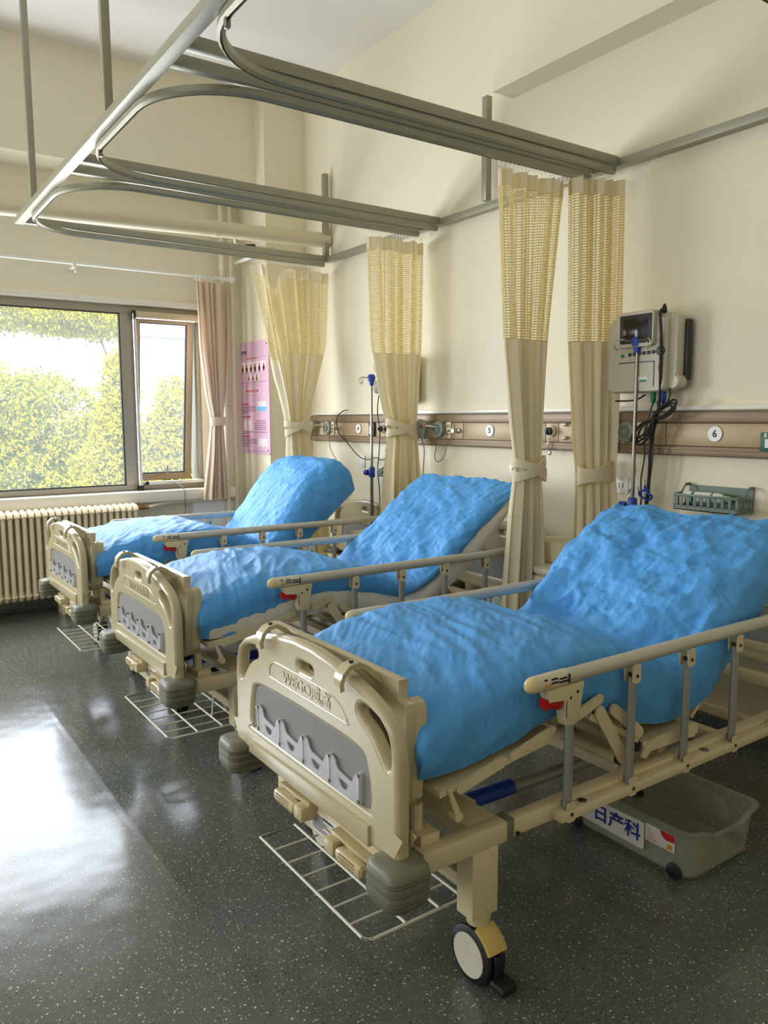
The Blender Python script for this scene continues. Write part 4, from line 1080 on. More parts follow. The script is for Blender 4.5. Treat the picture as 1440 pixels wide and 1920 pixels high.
def chart_holder(root, x):
    W = .1375; y0 = .270; dz = .040
    prof = [(.0, .592), (.018, .594), (.026, .590), (.036, .572), (.044, .566), (.098, .558), (.108, .562), (.117, .580), (.126, .588), (W, .590)]
    out = []
    for k in range(4): out += [(y0 - k * W - u, v + dz) for u, v in prof[:-1]]
    out += [(y0 - 4 * W, .590 + dz), (y0 - 4 * W, .513 + dz), (y0, .513 + dz)]
    holes = []
    for k in range(4):
        c = y0 - k * W - .066; holes.append([(c + .021, .548 + dz), (c - .024, .544 + dz), (c - .018, .531 + dz), (c - .006, .524 + dz), (c + .008, .527 + dz), (c + .017, .536 + dz)])
    h = plate('chart_holder', out[::-1], [q[::-1] for q in holes], .004, .0008, MYZ(x - .008), CLEARP, root, 1)
    h['label'] = 'clear acrylic row of chart pockets'
    for k in range(5):
        y = y0 - k * W
        b = B(); b.box(x - .0105, x + .009, y - .0035, y + .0035, .514 + dz, .594 + dz, .0015)
        b.build('pocket_divider', mat('acrylic_edge', (226, 226, 226), .2, alpha=.75), h)
        for z in (.588 + dz, .521 + dz): B().cyl((x - .013, y, z), (x - .008, y, z), .0055, 8).build('screw', STEEL, h)
    B().box(x - .006, x + .009, y0 - 4 * W, y0, .509 + dz, .514 + dz).build('pocket_floor', CLEARP, h)

def bumper(root, x, y, sx, sy):
    """ribbed corner buffer; sx, sy point away from the bed"""
    xa, xb = sorted((x + sx * .052, x - sx * .070)); ya, yb = sorted((y + sy * .052, y - sy * .072))
    b = B(); loops = []
    def lp(z, e): return [(u, v, z) for u, v in rrect(xa + e, xb - e, ya + e, yb - e, .030, 4)]
    loops += [lp(.378, .022), lp(.381, .010), lp(.386, .004)]
    for z in (.408, .430, .452): loops += [lp(z - .0045, 0), lp(z - .0032, .0035), lp(z - .0012, -.0012), lp(z + .0012, -.0012), lp(z + .0032, .0035), lp(z + .0045, 0)]
    loops += [lp(.470, .002), lp(.477, .008), lp(.481, .018)]
    b.loft(loops); o = b.build('corner_bumper', BUMPER, root, 50)
    return o

def caster(root, x, y, s):
    """twin-disc castor rolling across the bed; s = -1 near side, +1 far side"""
    b = B(); b.lathe([(.020, .15), (.030, .158), (.032, .178), (.027, .205), (.024, .225)], 16, (x, y, 0)); b.box(x - .012, x + .012, y - .03, y + .03, .075, .16, .004)
    c = b.build('caster', mat('castor_plastic', (196, 184, 144), .4), root)
    for k in (-1, 1):
        w = B().lathe([(.046, 0), (.066, .001), (.0735, .006), (.075, .012), (.0735, .018), (.066, .022), (.046, .023)], 28, (x + k * .010, y, .0755), (k, 0, 0)).build('wheel', BLACK, c)
        B().lathe([(.057, .0205), (.056, .0245), (.030, .026), (.0, .0265)], 24, (x + k * .010, y, .0755), (k, 0, 0), cap=False).build('wheel_disc', WHEELW, c)
    # hood over the top facing outwards, and the brake pedal
    b = B(); loops = []
    for a in (4, 12, 24, 36, 46, 52):
        r0, r1 = .079, .088
        loops.append([(x + xx, y + s * rr * math.cos(R(a + 22)), .0755 + rr * math.sin(R(a + 22))) for xx, rr in ((-.031, r0), (.031, r0), (.031, r1 - .003), (.027, r1), (-.027, r1), (-.031, r1 - .003))])
    b.loft(loops); b.build('hood', BEIGE_OLD, c, 50)
    b = B(); b.box(x - .011, x + .011, min(y + s * .04, y + s * .080), max(y + s * .04, y + s * .080), .035, .105, .004).box(x - .022, x + .030, min(y + s * .065, y + s * .118), max(y + s * .065, y + s * .118), .020, .046, .008); b.build('brake_pedal', BLACK, c)

def side_rail(root, s):
    """folding aluminium side rail on side s"""
    y = s * .425
    base = B()
    ya, yb = sorted((s * .406, s * .441)); base.box(.497, 1.98, ya, yb, .405, .434, .004)
    yc, yd = sorted((s * .388, s * .406)); base.box(.50, 1.98, yc, yd, .412, .445, .003)
    r = base.build('side_rail', CREAM_METAL, root)
    # top rail: flattened tube with a domed end
    b = B(); prof = [(.0155 * math.cos(a), .021 * math.sin(a)) for a in [2 * math.pi * i / 14 for i in range(14)]]
    b.loft([[(x, y + u, .807 + v) for u, v in prof] for x in (.512, 1.945)]); b.build('top_rail', ALU, r)
    b = B(); b.loft([[(x, y + u * k * 1.08, .807 + v * k * 1.08) for u, v in prof] for x, k in ((.388, .98), (.394, 1.0), (.512, 1.0))]); g = b.build('rail_grip', mat('grip_white', (214, 208, 188), .4), r)
    b = B(); b.loft([[(x, y + u * k * 1.10, .807 + v * k * 1.10) for u, v in prof] for x, k in ((.366, .35), (.370, .62), (.378, .85), (.388, .97), (.396, 1.0))]); b.build('end_cap', mat('cap_cream', (222, 204, 150), .4), r)
    b = B(); b.loft([[(x, y + u * k, .807 + v * k) for u, v in prof] for x, k in ((1.945, 1.06), (1.965, 1.06), (1.975, .85))]); b.build('end_cap', mat('cap_cream', (222, 204, 150), .4), r)
    yo = y + s * .0172
    b = B()
    for x0, x1, z in ((.444, .466, .816), (.444, .470, .806), (.474, .502, .812), (.474, .506, .803), (.418, .428, .818)): b.box(x0, x1, min(yo - .001, yo + .001), max(yo - .001, yo + .001), z - .0022, z + .0022)
    b.box(.508, .5105, min(yo - .004, yo + .0012), max(yo - .004, yo + .0012), .796, .820); b.build('warning_print', INK, g)
    b = B()
    for xw in (.424, .438): b.prism([(xw - .006, .798), (xw + .006, .798), (xw, .810)], fy, yo - .0012, yo + .0012)
    b.build('warning_print', ORANGE, g)
    for k in range(5):
        x = .534 + .262 * k
        b = B(); pr_ = [(.0135 * math.cos(a), .0105 * math.sin(a)) for a in [2 * math.pi * i / 12 for i in range(12)]]
        b.loft([[(x + u * 1.15, y + v, z) for u, v in pr_] for z in (.438, .752)]); p = b.build('post', ALU_TUBE, r)
        for sgn in (-1, 1):
            yy = y + sgn * .0140
            for za, zb in (((.736, .792),) if k else ()) + ((.400, .456),): B().prism(rrect(x - .018, x + .018, za, zb, .010, 3), fy, yy - .0015, yy + .0015).build('bracket_ear', CREAM_METAL, p)
        for z in ((.757, .422) if k else (.422,)): B().cyl((x + .001, y - .018, z), (x + .001, y + .018, z), .0055, 8).build('pivot_pin', DARK, p)
    for x in (.60, 1.18, 1.80): B().lathe([(.013, 0), (.013, .003), (.009, .005)], 12, (x, s * .420, .434)).build('bolt_cap', STEEL, r)
    # latch block under the grip with the red trigger
    b = B(); lat = [(.430, .785), (.444, .752), (.498, .752), (.500, .70), (.506, .678), (.530, .672), (.556, .680), (.560, .745), (.572, .775), (.572, .787)]
    b.prism(lat, fy, y - .016, y + .016, .003); l = b.build('latch', mat('latch_cream', (210, 198, 160), .4), r)
    b = B(); b.box(.503, .5055, y + s * .0155 - .001, y + s * .0155 + .001, .70, .748); b.cyl((.520, y - .017, .752), (.520, y + .017, .752), .004, 8).cyl((.546, y - .017, .764), (.546, y + .017, .764), .005, 8); b.build('latch_screw', DARK, l)
    b = B(); b.prism([(.426, .765), (.428, .738), (.436, .731), (.448, .735), (.462, .738), (.474, .726), (.484, .724), (.496, .730), (.497, .756), (.44, .756)], fy, y - .010, y + .010, .003); b.build('red_trigger', RED, r)
    return r

def hospital_bed(label, loc, group):
    root = thing('hospital_bed', label, 'bed', loc, 0, group)
    fb = end_board('foot_board', XB, .041, root, True)
    b = B(); b.prism([(-.326, .467), (.33, .467), (.33, .508), (-.326, .520)], fx, XB - .010, XB + .006, .004); b.build('lower_ridge', BEIGE, fb)
    b = B(); ring = smooth_poly([(.168, .790), (.115, .795), (-.12, .793), (-.185, .781), (-.222, .752), (-.222, .742), (-.20, .739), (.165, .742), (.190, .750), (.188, .775)], 4)
    b.tube([(XB + .0005, u, v) for u, v in ring], .0028, 6, closed=True); b.build('nameplate_border', BEIGE, fb)
    tx_ = text('raised_lettering', 'WEGO威高', .044, MX(XB + .0005, -.020, .766), BEIGE, fb, depth=.0028, sx=1.15, bold=.0006)
    chart_holder(root, XB + .004)
    hb = end_board('head_board', 2.062, .045, root, False)
    b = B(); b.prism([(-.33, .468), (.33, .468), (.33, .502), (-.33, .502)], fx, 2.054, 2.064, .004); b.prism([(-.34, .512), (.34, .512), (.34, .534), (-.34, .534)], fx, 2.056, 2.064, .003); b.build('lower_ridge', BEIGE, hb)
    B().box(-.022, -.006, -.37, .20, .352, .470, .003).build('apron_panel', CREAM_METAL, root)
    st = B().box(-.0235, -.0215, -.135, .0, .362, .425).build('rating_label', STICK, root)
    b = B()
    for i in range(7): b.box(-.0242, -.0232, -.105 + .02 * (i % 3), -.008, .370 + i * .0068, .3725 + i * .0068)
    b.box(-.0242, -.0232, -.12, -.065, .412, .416); stuff(b.build('label_print', INK, st))
    for sx, x in ((-1, -.045), (1, 2.107)):
        for sy in (-1, 1): bumper(root, x, sy * .434, sx, sy)
    # frame
    fr_ = B()
    for s in (-1, 1):
        ya, yb = sorted((s * .363, s * .405)); fr_.box(.055, .332, ya, yb, .394, .449, .003)
        ya, yb = sorted((s * .366, s * .402)); fr_.box(.352, 2.06, ya, yb, .398, .446, .003)
    for x0, x1 in ((.06, .10), (.232, .332), (.86, .90), (1.30, 1.34), (2.0, 2.05)): fr_.box(x0, x1, -.37, .37, .402, .446, .003)
    frame = fr_.build('frame', CREAM_METAL, root)
    [B().box(.330, .354, min(s * .361, s * .407), max(s * .361, s * .407), .390, .452, .003).build('joint_sleeve', BUMPER, frame) for s in (-1, 1)]
    [B().cyl((.368, s * .410, .405), (.368, s * .400, .405), .006, 8).build('joint_bolt', DARK, frame) for s in (-1, 1)]
    for x in (.212, 1.86):
        for s in (-1, 1):
            ya, yb = sorted((s * .343, s * .405)); l = B().box(x, x + .088, ya, yb, .214, .397, .003).build('leg', CREAM_METAL, root)
            caster(root, x + .044, s * .378, s)
        B().box(x + .02, x + .055, -.344, .344, .262, .300, .003).build('leg_brace', CREAM_METAL, root)
    for s in (-1, 1): B().box(.07, .13, s * .33 - .045, s * .33 + .045, .446, .475, .005).cyl((.09, s * .33, .47), (.09, s * .33, .54), .016, 10).build('board_socket', CREAM_METAL, root)
    # wire shelf hung low under the foot end
    b = B(); zx = .145
    x0, x1, ya, yb = -.016, .300, -.268, .332
    b.tube([(x0, ya + .02, zx), (x0, yb, zx), (x1, yb, zx), (x1, ya + .012, zx), (x1 - .012, ya, zx), (x0 + .02, ya, zx)], .0042, 6, closed=True)
    for i in range(1, 7): y = lerp(ya, yb, i / 7); b.tube([(x0, y, zx - .004), (x1, y, zx - .004)], .0032, 6)
    for x in (.105, .215): b.tube([(x, ya, zx + .004), (x, yb, zx + .004)], .0042, 6)
    for y in (-.15, .25): b.tube([(.215, y, zx), (.235, y + .02, zx + .10), (.240, y + .02, .272), (.262, y + .02, .272), (.264, y + .02, .25)], .004, 6).tube([(x1, y + .02, zx), (.240, y + .02, .272)], .004, 6)
    b.build('wire_shelf', WIRE, root)
    # folding cranks
    CR = mat('crank_beige', (190, 174, 132), .35, coat=.2)
    for z, ym, yh in ((.425, -.035, .135), (.405, -.150, -.318)):
        s = 1 if yh > ym else -1
        b = B(); b.box(-.074, -.02, min(ym, ym + s * .045), max(ym, ym + s * .045), z - .024, z + .016, .005)
        b.prism([(ym, z + .012), (ym + s * .04, z + .020), (ym + s * .08, z + .008), (yh, z + .012), (yh, z + .020), (ym, z + .026)], fx, -.05, -.020, .003)
        c = b.build('crank_handle', CR, root)
        ya, yb = sorted((ym + s * .050, yh)); b = B()
        b.loft([[(-.056 + u, y, z - .008 + v) for u, v in rrect(-.018 * k, .018 * k, -.018 * k, .018 * k, .011 * k, 3)] for y, k in ((ya, .55), (ya + .006, .9), (ya + .022, 1.0), ((ya + yb) / 2, .96), (yb - .022, 1.0), (yb - .006, .9), (yb, .55))]); b.build('grip', CR, c)
        b = B(); [b.box(-.0765, -.073, ya + .025, yb - .025, z - .014 + .009 * k, z - .012 + .009 * k) for k in range(3)]; b.build('grip_rib', mat('crank_dark_beige', (160, 142, 104), .4), c)  # ribs in a darker beige than the grip
    # lift rods
    for y, x0 in ((-.10, .475), (.13, .40)):
        r = B().cyl((x0, y, .335), (1.22, y, .318), .021, 14).build('lift_rod', ALU_TUBE, root)
        B().cyl((x0 - .02, y, .335), (x0 + .17, y, .332), .0245, 14).build('sleeve', BLUE, r)
        b = B(); b.box(x0 - .17, x0 - .10, y - .035, y + .035, .345, .41, .005); b.build('gear_box', BLUE, r)
        b = B(); b.cyl((.04, y, .375), (x0 - .1, y, .375), .011, 8).cyl((.10, y, .375), (.15, y, .375), .019, 8); b.build('drive_shaft', BLACK, r)
        for e in (-.042, .042): B().prism([(x0 - .11, .425), (x0 - .02, .36), (x0 - .01, .32), (x0 - .10, .34)], fy, y + e - .003, y + e + .003).build('rod_bracket', CREAM_METAL, r)
    # jointed deck
    def slab(name, a, c, th, w=.395):
        (xa, za), (xb, zb) = a, c; d = Vector((xb - xa, 0, zb - za)).normalized(); n = Vector((-d.z, 0, d.x)) * th
        b = B(); b.loft([[(xa, -w, za), (xb, -w, zb), (xb - n.x, -w, zb - n.z), (xa - n.x, -w, za - n.z)], [(xa, w, za), (xb, w, zb), (xb - n.x, w, zb - n.z), (xa - n.x, w, za - n.z)]])
        return b.build(name, CREAM_METAL, root)
    slab('deck_panel', (.11, .588), (.53, .640), .018); slab('deck_panel', (.66, .662), (.88, .540), .018)
    slab('deck_panel', (.90, .520), (1.13, .520), .018); slab('deck_panel', (1.19, .525), (1.70, .945), .014, .36)
    for s in (-1, 1):
        y = s * .398
        def bar(a, c, w, nm='deck_side_bar'):
            (xa, za), (xb, zb) = a, c; d = Vector((xb - xa, zb - za)).normalized(); n = Vector((-d.y, d.x)) * w * .5; L_ = []
            for (px, pz), sg in (((xb, zb), 1), ((xa, za), -1)):
                for i in range(7):
                    an = math.atan2(d.y, d.x) + (-math.pi / 2 if sg > 0 else math.pi / 2) + math.pi * i / 6; L_.append((px + math.cos(an) * w * .5, pz + math.sin(an) * w * .5))
            b = B(); b.prism(L_, fy, y - .0035, y + .0035); return b.build(nm, CREAM_METAL, root)
        bar((.175, .582), (.312, .612), .030); bar((.355, .618), (.50, .655), .024); bar((.605, .674), (.688, .700), .030)
        bar((.752, .655), (.872, .560), .034); bar((.80, .50), (.69, .66), .040, 'link_arm')
        b = B(); b.prism([(.885, .478), (.905, .470), (.93, .487), (1.10, .484), (1.146, .480), (1.168, .492), (1.166, .520), (1.13, .528), (.96, .524), (.918, .518), (.898, .502)], fy, y - .0035, y + .0035); b.build('deck_side_bar', CREAM_METAL, root)
        b = B(); b.prism([(.130, .590), (.142, .590), (.176, .515), (.160, .508)], fy, y - .003, y + .003); b.cyl((.166, y + s * .006, .510), (.166, y - s * .02, .510), .013, 10); b.build('strut', CREAM_METAL, root)
        b = B(); b.prism([(.76, .65), (.80, .66), (.93, .47), (.90, .40), (.84, .40), (.86, .47)], fy, y - s * .06 - .003, y - s * .06 + .003); b.build('link_arm', CREAM_METAL, root)
    b = B(); b.cyl((.685, -.388, .655), (.685, .388, .655), .021, 12).cyl((.876, -.38, .512), (.876, .38, .512), .020, 12).cyl((.80, -.38, .49), (.80, .38, .49), .018, 12); b.build('deck_tube', CREAM_METAL, root)
    b = B(); [b.cyl((x, s * .378, z), (x, s * .3925, z), .017, 12) for s in (-1, 1) for x, z in ((.685, .655), (.876, .512), (.80, .49))]; b.build('tube_cap', BLACK, root)
    b = B(); [b.box(1.2, 1.24, s * .22 - .02, s * .22 + .02, .30, .54, .003) for s in (-1, 1)]; b.box(1.19, 1.25, -.24, .24, .29, .335, .003); b.build('lift_bracket', CREAM_METAL, root)
    side_rail(root, -1); side_rail(root, 1)
    D = Matrix.Translation((.005, 0, -.028)) @ Matrix.Diagonal((.978, 1, .9875, 1)); H = Matrix.Translation((.045, 0, 0))
    def fit(o, M_):
        if o.name.startswith(('caster', 'wire_shelf')): return
        if o.type == 'MESH': o.data.transform(M_)
        for q in o.children: fit(q, M_)
    for q in root.children: fit(q, (H @ D) if q.name.startswith('head_board') else D)
    return root

BEDS = [((-2.233, -3.447, 0), 'front cream hospital bed nearest the viewer, its blue cover heavily crumpled on the backrest'),
        ((-2.2064, -1.95, 0), 'middle cream hospital bed standing between two other beds'),
        ((-2.1906, -.474, 0), 'far cream hospital bed next to the window and radiator')]
bed0 = hospital_bed(BEDS[0][1], BEDS[0][0], 'three hospital beds')
for loc, lab in BEDS[1:]:
    c = copy_tree(bed0); c.location = loc; c['label'] = lab

# over-bed tray boards hooked over the foot boards
def tray(label, loc):
    t = thing('bed_tray', label, 'tray board', loc, 0, 'tray boards hung on the foot boards')
    W = .374; w2 = .337; C_ = .018
    out = [(W, .765), (W - .008, .785), (w2 + .004, .789), (w2, .795), (w2, .838), (-w2, .838), (-w2, .795), (-w2 - .004, .789), (-W + .008, .785), (-W, .765), (-W, .545), (-W + .03, .512), (W - .03, .512), (W, .545)]
    tl = Matrix.Translation((0, C_, 0)) @ Matrix.Translation((.05, 0, .8)) @ Matrix.Rotation(R(3.5), 4, 'Y') @ Matrix.Translation((-.05, 0, -.8))
    plate('board', out[::-1], [], .030, .003, tl @ MYZ(.046), BEIGE, t, 1)
    rim = [(W - .001, .765), (W - .012, .785), (W - .035, .792), (W - .035, .545), (W - .03, .516), (W - .001, .548)]
    for q in (rim, mir(rim)): plate('side_rim', q, [], .038, .006, tl @ MYZ(.074), BEIGE, t, 2)
    for y in (.200, -.232):
        b = B(); zt = lambda yy: .8
        arc = [(.050, .822), (.030, .840), (.008, .862), (-.018, .876), (-.044, .871), (-.060, .855), (-.066, .832), (-.064, .814)]
        arch = .836 if y else .84
        pts = [Vector((px, y, pz - .004)) for px, pz in arc]
        loops = []
        for i, p in enumerate(pts):
            d = (pts[min(i + 1, len(pts) - 1)] - pts[max(i - 1, 0)]).normalized(); n_ = Vector((d.z, 0, -d.x)) * .0055
            hw = .018 if i < 6 else .014
            loops.append([p + n_ + Vector((0, hw, 0)), p - n_ * 1.4 + Vector((0, hw * .9, 0)), p - n_ * 1.4 - Vector((0, hw * .9, 0)), p + n_ - Vector((0, hw, 0))])
        b.loft(loops); h = b.build('hook', BEIGE, t, 60)
        B().cyl((-.030, y, .870), (-.030, y, .8795), .006, 10).build('hook_screw', DARK, h)
    D = Matrix.Translation((0, 0, -.008)) @ Matrix.Diagonal((1, 1, .9875, 1)); seen = set()
    def fit(o):
        if o.type == 'MESH' and o.data.name not in seen: seen.add(o.data.name); o.data.transform(D)
        for q in o.children: fit(q)
    fit(t)
    return t
for (loc, _), lab in zip(BEDS, ('beige tray board hooked over the foot board of the front bed', 'beige tray board hooked over the foot board of the middle bed', 'beige tray board hooked over the foot board of the far bed by the radiator')):
    tray(lab, loc)

# ------------------------------------------------------------------ mattresses and blue covers
_rg = np.random.default_rng(11)
_PERM = _rg.permutation(512); _GR = _rg.normal(size=(512, 2)); _GR /= np.linalg.norm(_GR, axis=1)[:, None]
def perlin(x, y, seed=0):
    xi = np.floor(x).astype(int); yi = np.floor(y).astype(int); xf = x - xi; yf = y - yi
    u = xf ** 3 * (xf * (xf * 6 - 15) + 10); v = yf ** 3 * (yf * (yf * 6 - 15) + 10)
    def g(ix, iy, fx_, fy_):
        h = _GR[_PERM[(ix + _PERM[(iy + seed * 37) % 512]) % 512]]; return h[..., 0] * fx_ + h[..., 1] * fy_
    a = g(xi, yi, xf, yf); b_ = g(xi + 1, yi, xf - 1, yf); c = g(xi, yi + 1, xf, yf - 1); d = g(xi + 1, yi + 1, xf - 1, yf - 1)
    return lerp(lerp(a, b_, u), lerp(c, d, u), v)
def crumpled(x, y, seed):
    r_ = np.random.default_rng(seed); out = 0
    wx = .06 * perlin(x * 5, y * 5, seed) + .02 * perlin(x * 14, y * 14, seed + 3); wy = .06 * perlin(x * 5 + 9, y * 5 + 4, seed + 1) + .02 * perlin(x * 14, y * 14, seed + 5)
    for k in range(7):
        a = r_.random() * math.pi; f = 3.5 + 5.5 * r_.random()
        t = ((x + wx) * math.cos(a) + (y + wy) * math.sin(a)) * f + r_.random() + .5 * perlin(x * 3 + k, y * 3, seed + k)
        out = out + np.abs((t % 1.0) - .5) * 2 / f
    return out - out.mean()
def facets(x, y, seed):
    """linear interpolation on a jitter-warped triangular lattice: flat facets with sharp creases"""
    r_ = np.random.default_rng(seed); val = r_.random(512)
    wx = .55 * perlin(x * .8, y * .8, seed) + .18 * perlin(x * 2.3, y * 2.3, seed + 2); wy = .55 * perlin(x * .8 + 5, y * .8 + 3, seed + 1) + .18 * perlin(x * 2.3 + 7, y * 2.3, seed + 4)
    x = x + wx; y = y + wy
    sk = (x + y) * .3660254; xs = x + sk; ys = y + sk
    i = np.floor(xs).astype(int); j = np.floor(ys).astype(int); fu = xs - i; fv = ys - j
    h = lambda a, c: val[_PERM[(a + _PERM[(c + seed * 13) % 512]) % 512]]
    low = fu > fv
    a0 = h(i, j); a2 = h(i + 1, j + 1); a1 = np.where(low, h(i + 1, j), h(i, j + 1))
    hi = np.maximum(fu, fv); lo = np.minimum(fu, fv)
    return a0 * (1 - hi) + a1 * (hi - lo) + a2 * lo - .5
def long_folds(x, y, ang, f, st, seed):
    c, s = math.cos(ang), math.sin(ang); p = x * c + y * s; q = -x * s + y * c
    w = perlin(p * 2.2, q * 2.2, seed + 7) * .8
    n = perlin(p * f / st, q * f + w, seed); return (1 - np.abs(n) * 2.4)
def station_curve(P, n):
    P = np.array(P, float); d = np.concatenate([[0], np.cumsum(np.linalg.norm(np.diff((P[:, :2] + P[:, 2:4]) / 2, axis=0), axis=1))]); s = np.linspace(0, d[-1], n)
    out = []
    for k in range(P.shape[1]):
        v = np.interp(s, d, P[:, k]); 
        for _ in range(max(2, n // 14)): v = np.convolve(np.pad(v, 1, mode='reflect', reflect_type='odd'), [.25, .5, .25], 'valid')
        out.append(v)
    return np.array(out).T, s
def cross_section(n, wid):
    y = []; h = []
    pts = [(-wid + .012, 0.0), (-wid - .004, .25), (-wid - .006, .5), (-wid + .004, .74), (-wid + .03, .90), (-wid + .085, .975), (-wid + .20, 1.005), (-.12, 1.02), (0, 1.025)]
    pts += [(-a, c) for a, c in pts[-2::-1]]
    P = np.array(pts); 
    d = np.concatenate([[0], np.cumsum(np.hypot(np.diff(P[:, 0]), np.diff(P[:, 1]) * .15))]); s = np.linspace(0, d[-1], n)
    yy = np.interp(s, d, P[:, 0]); hh = np.interp(s, d, P[:, 1])
    for _ in range(6): yy = np.convolve(np.pad(yy, 1, mode='reflect', reflect_type='odd'), [.25, .5, .25], 'valid'); hh = np.convolve(np.pad(hh, 1, mode='reflect', reflect_type='odd'), [.25, .5, .25], 'valid')
    return yy, hh, s - s.mean()
def soft_body(name, st, wid, nu, nv, m, loc, hem=None, disp=None, cap=9, bulge=.022, lift=0.0):
    S, s = station_curve(st, nu); yy, hh, w = cross_section(nv, wid)
    rows = []; sl = []; sc = []
    def row(k, g, dx):
        Bp, Tp = S[k, :2], S[k, 2:4]; h = np.minimum(hh, g)
        if hem is not None:
            hm = np.where(yy < 0, np.interp(s[k], hem[0], hem[1]), np.interp(s[k], hem[0], hem[2])); h = hm + (1 - hm) * h if g >= 1 else np.maximum(h, hm * g)
        x = Bp[0] + (Tp[0] - Bp[0]) * h; z = Bp[1] + (Tp[1] - Bp[1]) * h
        t = (S[min(k + 1, nu - 1), :2] - S[max(k - 1, 0), :2]); t = t / np.linalg.norm(t)
        rd = np.clip(1 - .05 * (1 - g), 0, 1)
        rows.append(np.stack([x + t[0] * dx, yy * rd, z + t[1] * dx], -1)); sl.append(s[k] + dx)
    for i in range(cap): g = (i + .15) / cap; row(0, g, -bulge * math.sin(math.pi * min(1, g * 1.1)) - .0)
    for k in range(nu): row(k, 1.1, 0)
    for i in range(cap - 1, -1, -1): g = (i + .15) / cap; row(nu - 1, g, bulge * math.sin(math.pi * min(1, g * 1.1)))
    P = np.array(rows); sl = np.array(sl)
    k3 = np.array([.25, .5, .25])
    for _ in range(2): P[1:-1] = .25 * P[:-2] + .5 * P[1:-1] + .25 * P[2:]
    SS = np.broadcast_to(sl[:, None], P.shape[:2]); WW = np.broadcast_to(w[None, :], P.shape[:2])
    cr = np.zeros(P.shape[:2])
    if disp is not None:
        du = np.gradient(P, axis=0); dv = np.gradient(P, axis=1); N_ = np.cross(dv, du); N_ /= np.linalg.norm(N_, axis=2)[..., None] + 1e-9
        if N_[nu // 3, nv // 2, 2] < 0: N_ = -N_
        d, cr = disp(SS, WW, s[-1]); P = P + N_ * d[..., None]
    o = grid_mesh(name, P, m, None, np.stack([SS, WW], -1), 180, ('crumple', cr))
    o.location = loc
    return o

TB = {
 0: [(.10, .615, .095, .755), (.22, .615, .20, .797), (.36, .636, .33, .830), (.52, .668, .50, .850), (.66, .69, .68, .852), (.78, .635, .84, .832), (.90, .575, .97, .785), (1.02, .545, 1.07, .742), (1.12, .548, 1.125, .725), (1.22, .585, 1.165, .745), (1.35, .675, 1.27, .845), (1.49, .788, 1.41, .965), (1.60, .878, 1.54, 1.046), (1.70, .955, 1.655, 1.100), (1.77, 1.005, 1.735, 1.118)],
 1: [(.10, .605, .095, .765), (.22, .605, .20, .800), (.36, .640, .33, .830), (.52, .672, .50, .845), (.66, .69, .70, .845), (.78, .660, .88, .815), (.92, .625, 1.03, .762), (1.05, .605, 1.13, .715), (1.16, .615, 1.19, .705), (1.28, .650, 1.25, .745), (1.41, .720, 1.36, .850), (1.54, .800, 1.50, .968), (1.65, .900, 1.64, 1.065), (1.74, .990, 1.75, 1.130), (1.81, 1.055, 1.845, 1.175)],
 2: [(.10, .615, .095, .765), (.22, .615, .22, .800), (.36, .640, .36, .830), (.52, .668, .54, .845), (.66, .68, .74, .848), (.78, .65, .90, .82), (.92, .60, 1.04, .765), (1.05, .565, 1.13, .715), (1.16, .570, 1.18, .705), (1.25, .620, 1.225, .755), (1.36, .715, 1.32, .890), (1.48, .825, 1.43, 1.035), (1.60, .925, 1.55, 1.155), (1.71, 1.015, 1.65, 1.225), (1.80, 1.085, 1.75, 1.240)],
}
def disp_for(i):
    def f(S, W, L):
        back = np.clip((S - L * .56) / (L * .10), 0, 1); back = back * back * (3 - 2 * back)
        top = np.clip((.445 - np.abs(W)) / .10, 0, 1)
        soft = .010 * perlin(S * 2.2, W * 2.6, 20 + i) + .006 * perlin(S * 5, W * 5, 30 + i)
        fol = .0085 * (long_folds(S, W, R(62 + 8 * i), 7.5, 4.2, 40 + i) - .4) + .0060 * (long_folds(S, W, R(78 - 9 * i), 17, 5.5, 50 + i) - .4) + .0022 * (long_folds(S, W, R(50 + 20 * i), 38, 6, 55 + i) - .4)
        fol2 = .009 * (long_folds(S, W, R(40 + 14 * i), 6, 3.4, 60 + i) - .4) + .005 * (long_folds(S, W, R(-25), 16, 4, 65 + i) - .4) + .002 * (long_folds(S, W, R(70), 36, 5, 67 + i) - .4)
        k = (1.0, .45, .22)[i]; c_, s_ = math.cos(.5 + i), math.sin(.5 + i); U_, V_ = S * c_ + W * s_, -S * s_ + W * c_
        cru = k * (.030 * facets(U_ * 7, V_ * 7, 70 + i) + .024 * facets(U_ * 13 + 3, V_ * 11, 90 + i) + .015 * facets(U_ * 25, V_ * 21, 95 + i))
        side = .007 * (long_folds(S, W, R(8), 9, 2.5, 80 + i) - .4)
        d = soft + (1 - back) * fol * (.35 + .65 * top) + back * (cru * top + fol2 * (.9, 1.0, .8)[i]) + (1 - top) * side
        cr = .26 + back * (.10, .10, .0)[i] * np.ones_like(S)
        return d, cr
    return f
hems = {0: ([0, .8, 1.15, 1.3, 1.7, 2.2], [.0, .0, .0, .02, .05, .06], [.1] * 6),
        1: ([0, .25, .55, .9, 1.2, 1.5, 1.8, 2.2], [.0, .0, .22, .36, .46, .46, .40, .30], [.1] * 8),
        2: ([0, .5, 1.0, 1.5, 2.0, 2.2], [.0, .0, .0, .0, .0, .0], [.1] * 6)}
names_c = ('crumpled blue disposable cover stretched over the front bed', 'blue disposable cover on the middle bed, white mattress showing below its hem', 'smooth blue disposable cover on the far bed beside the radiator')
names_m = ('white mattress under the crumpled blue cover of the front bed', 'white mattress showing below the blue cover of the middle bed', 'white mattress under the blue cover of the far bed')
FIT = ((.97, 0, .978, -.020), (.969, .012, .968, -.019), (.945, -.009, .947, 0))
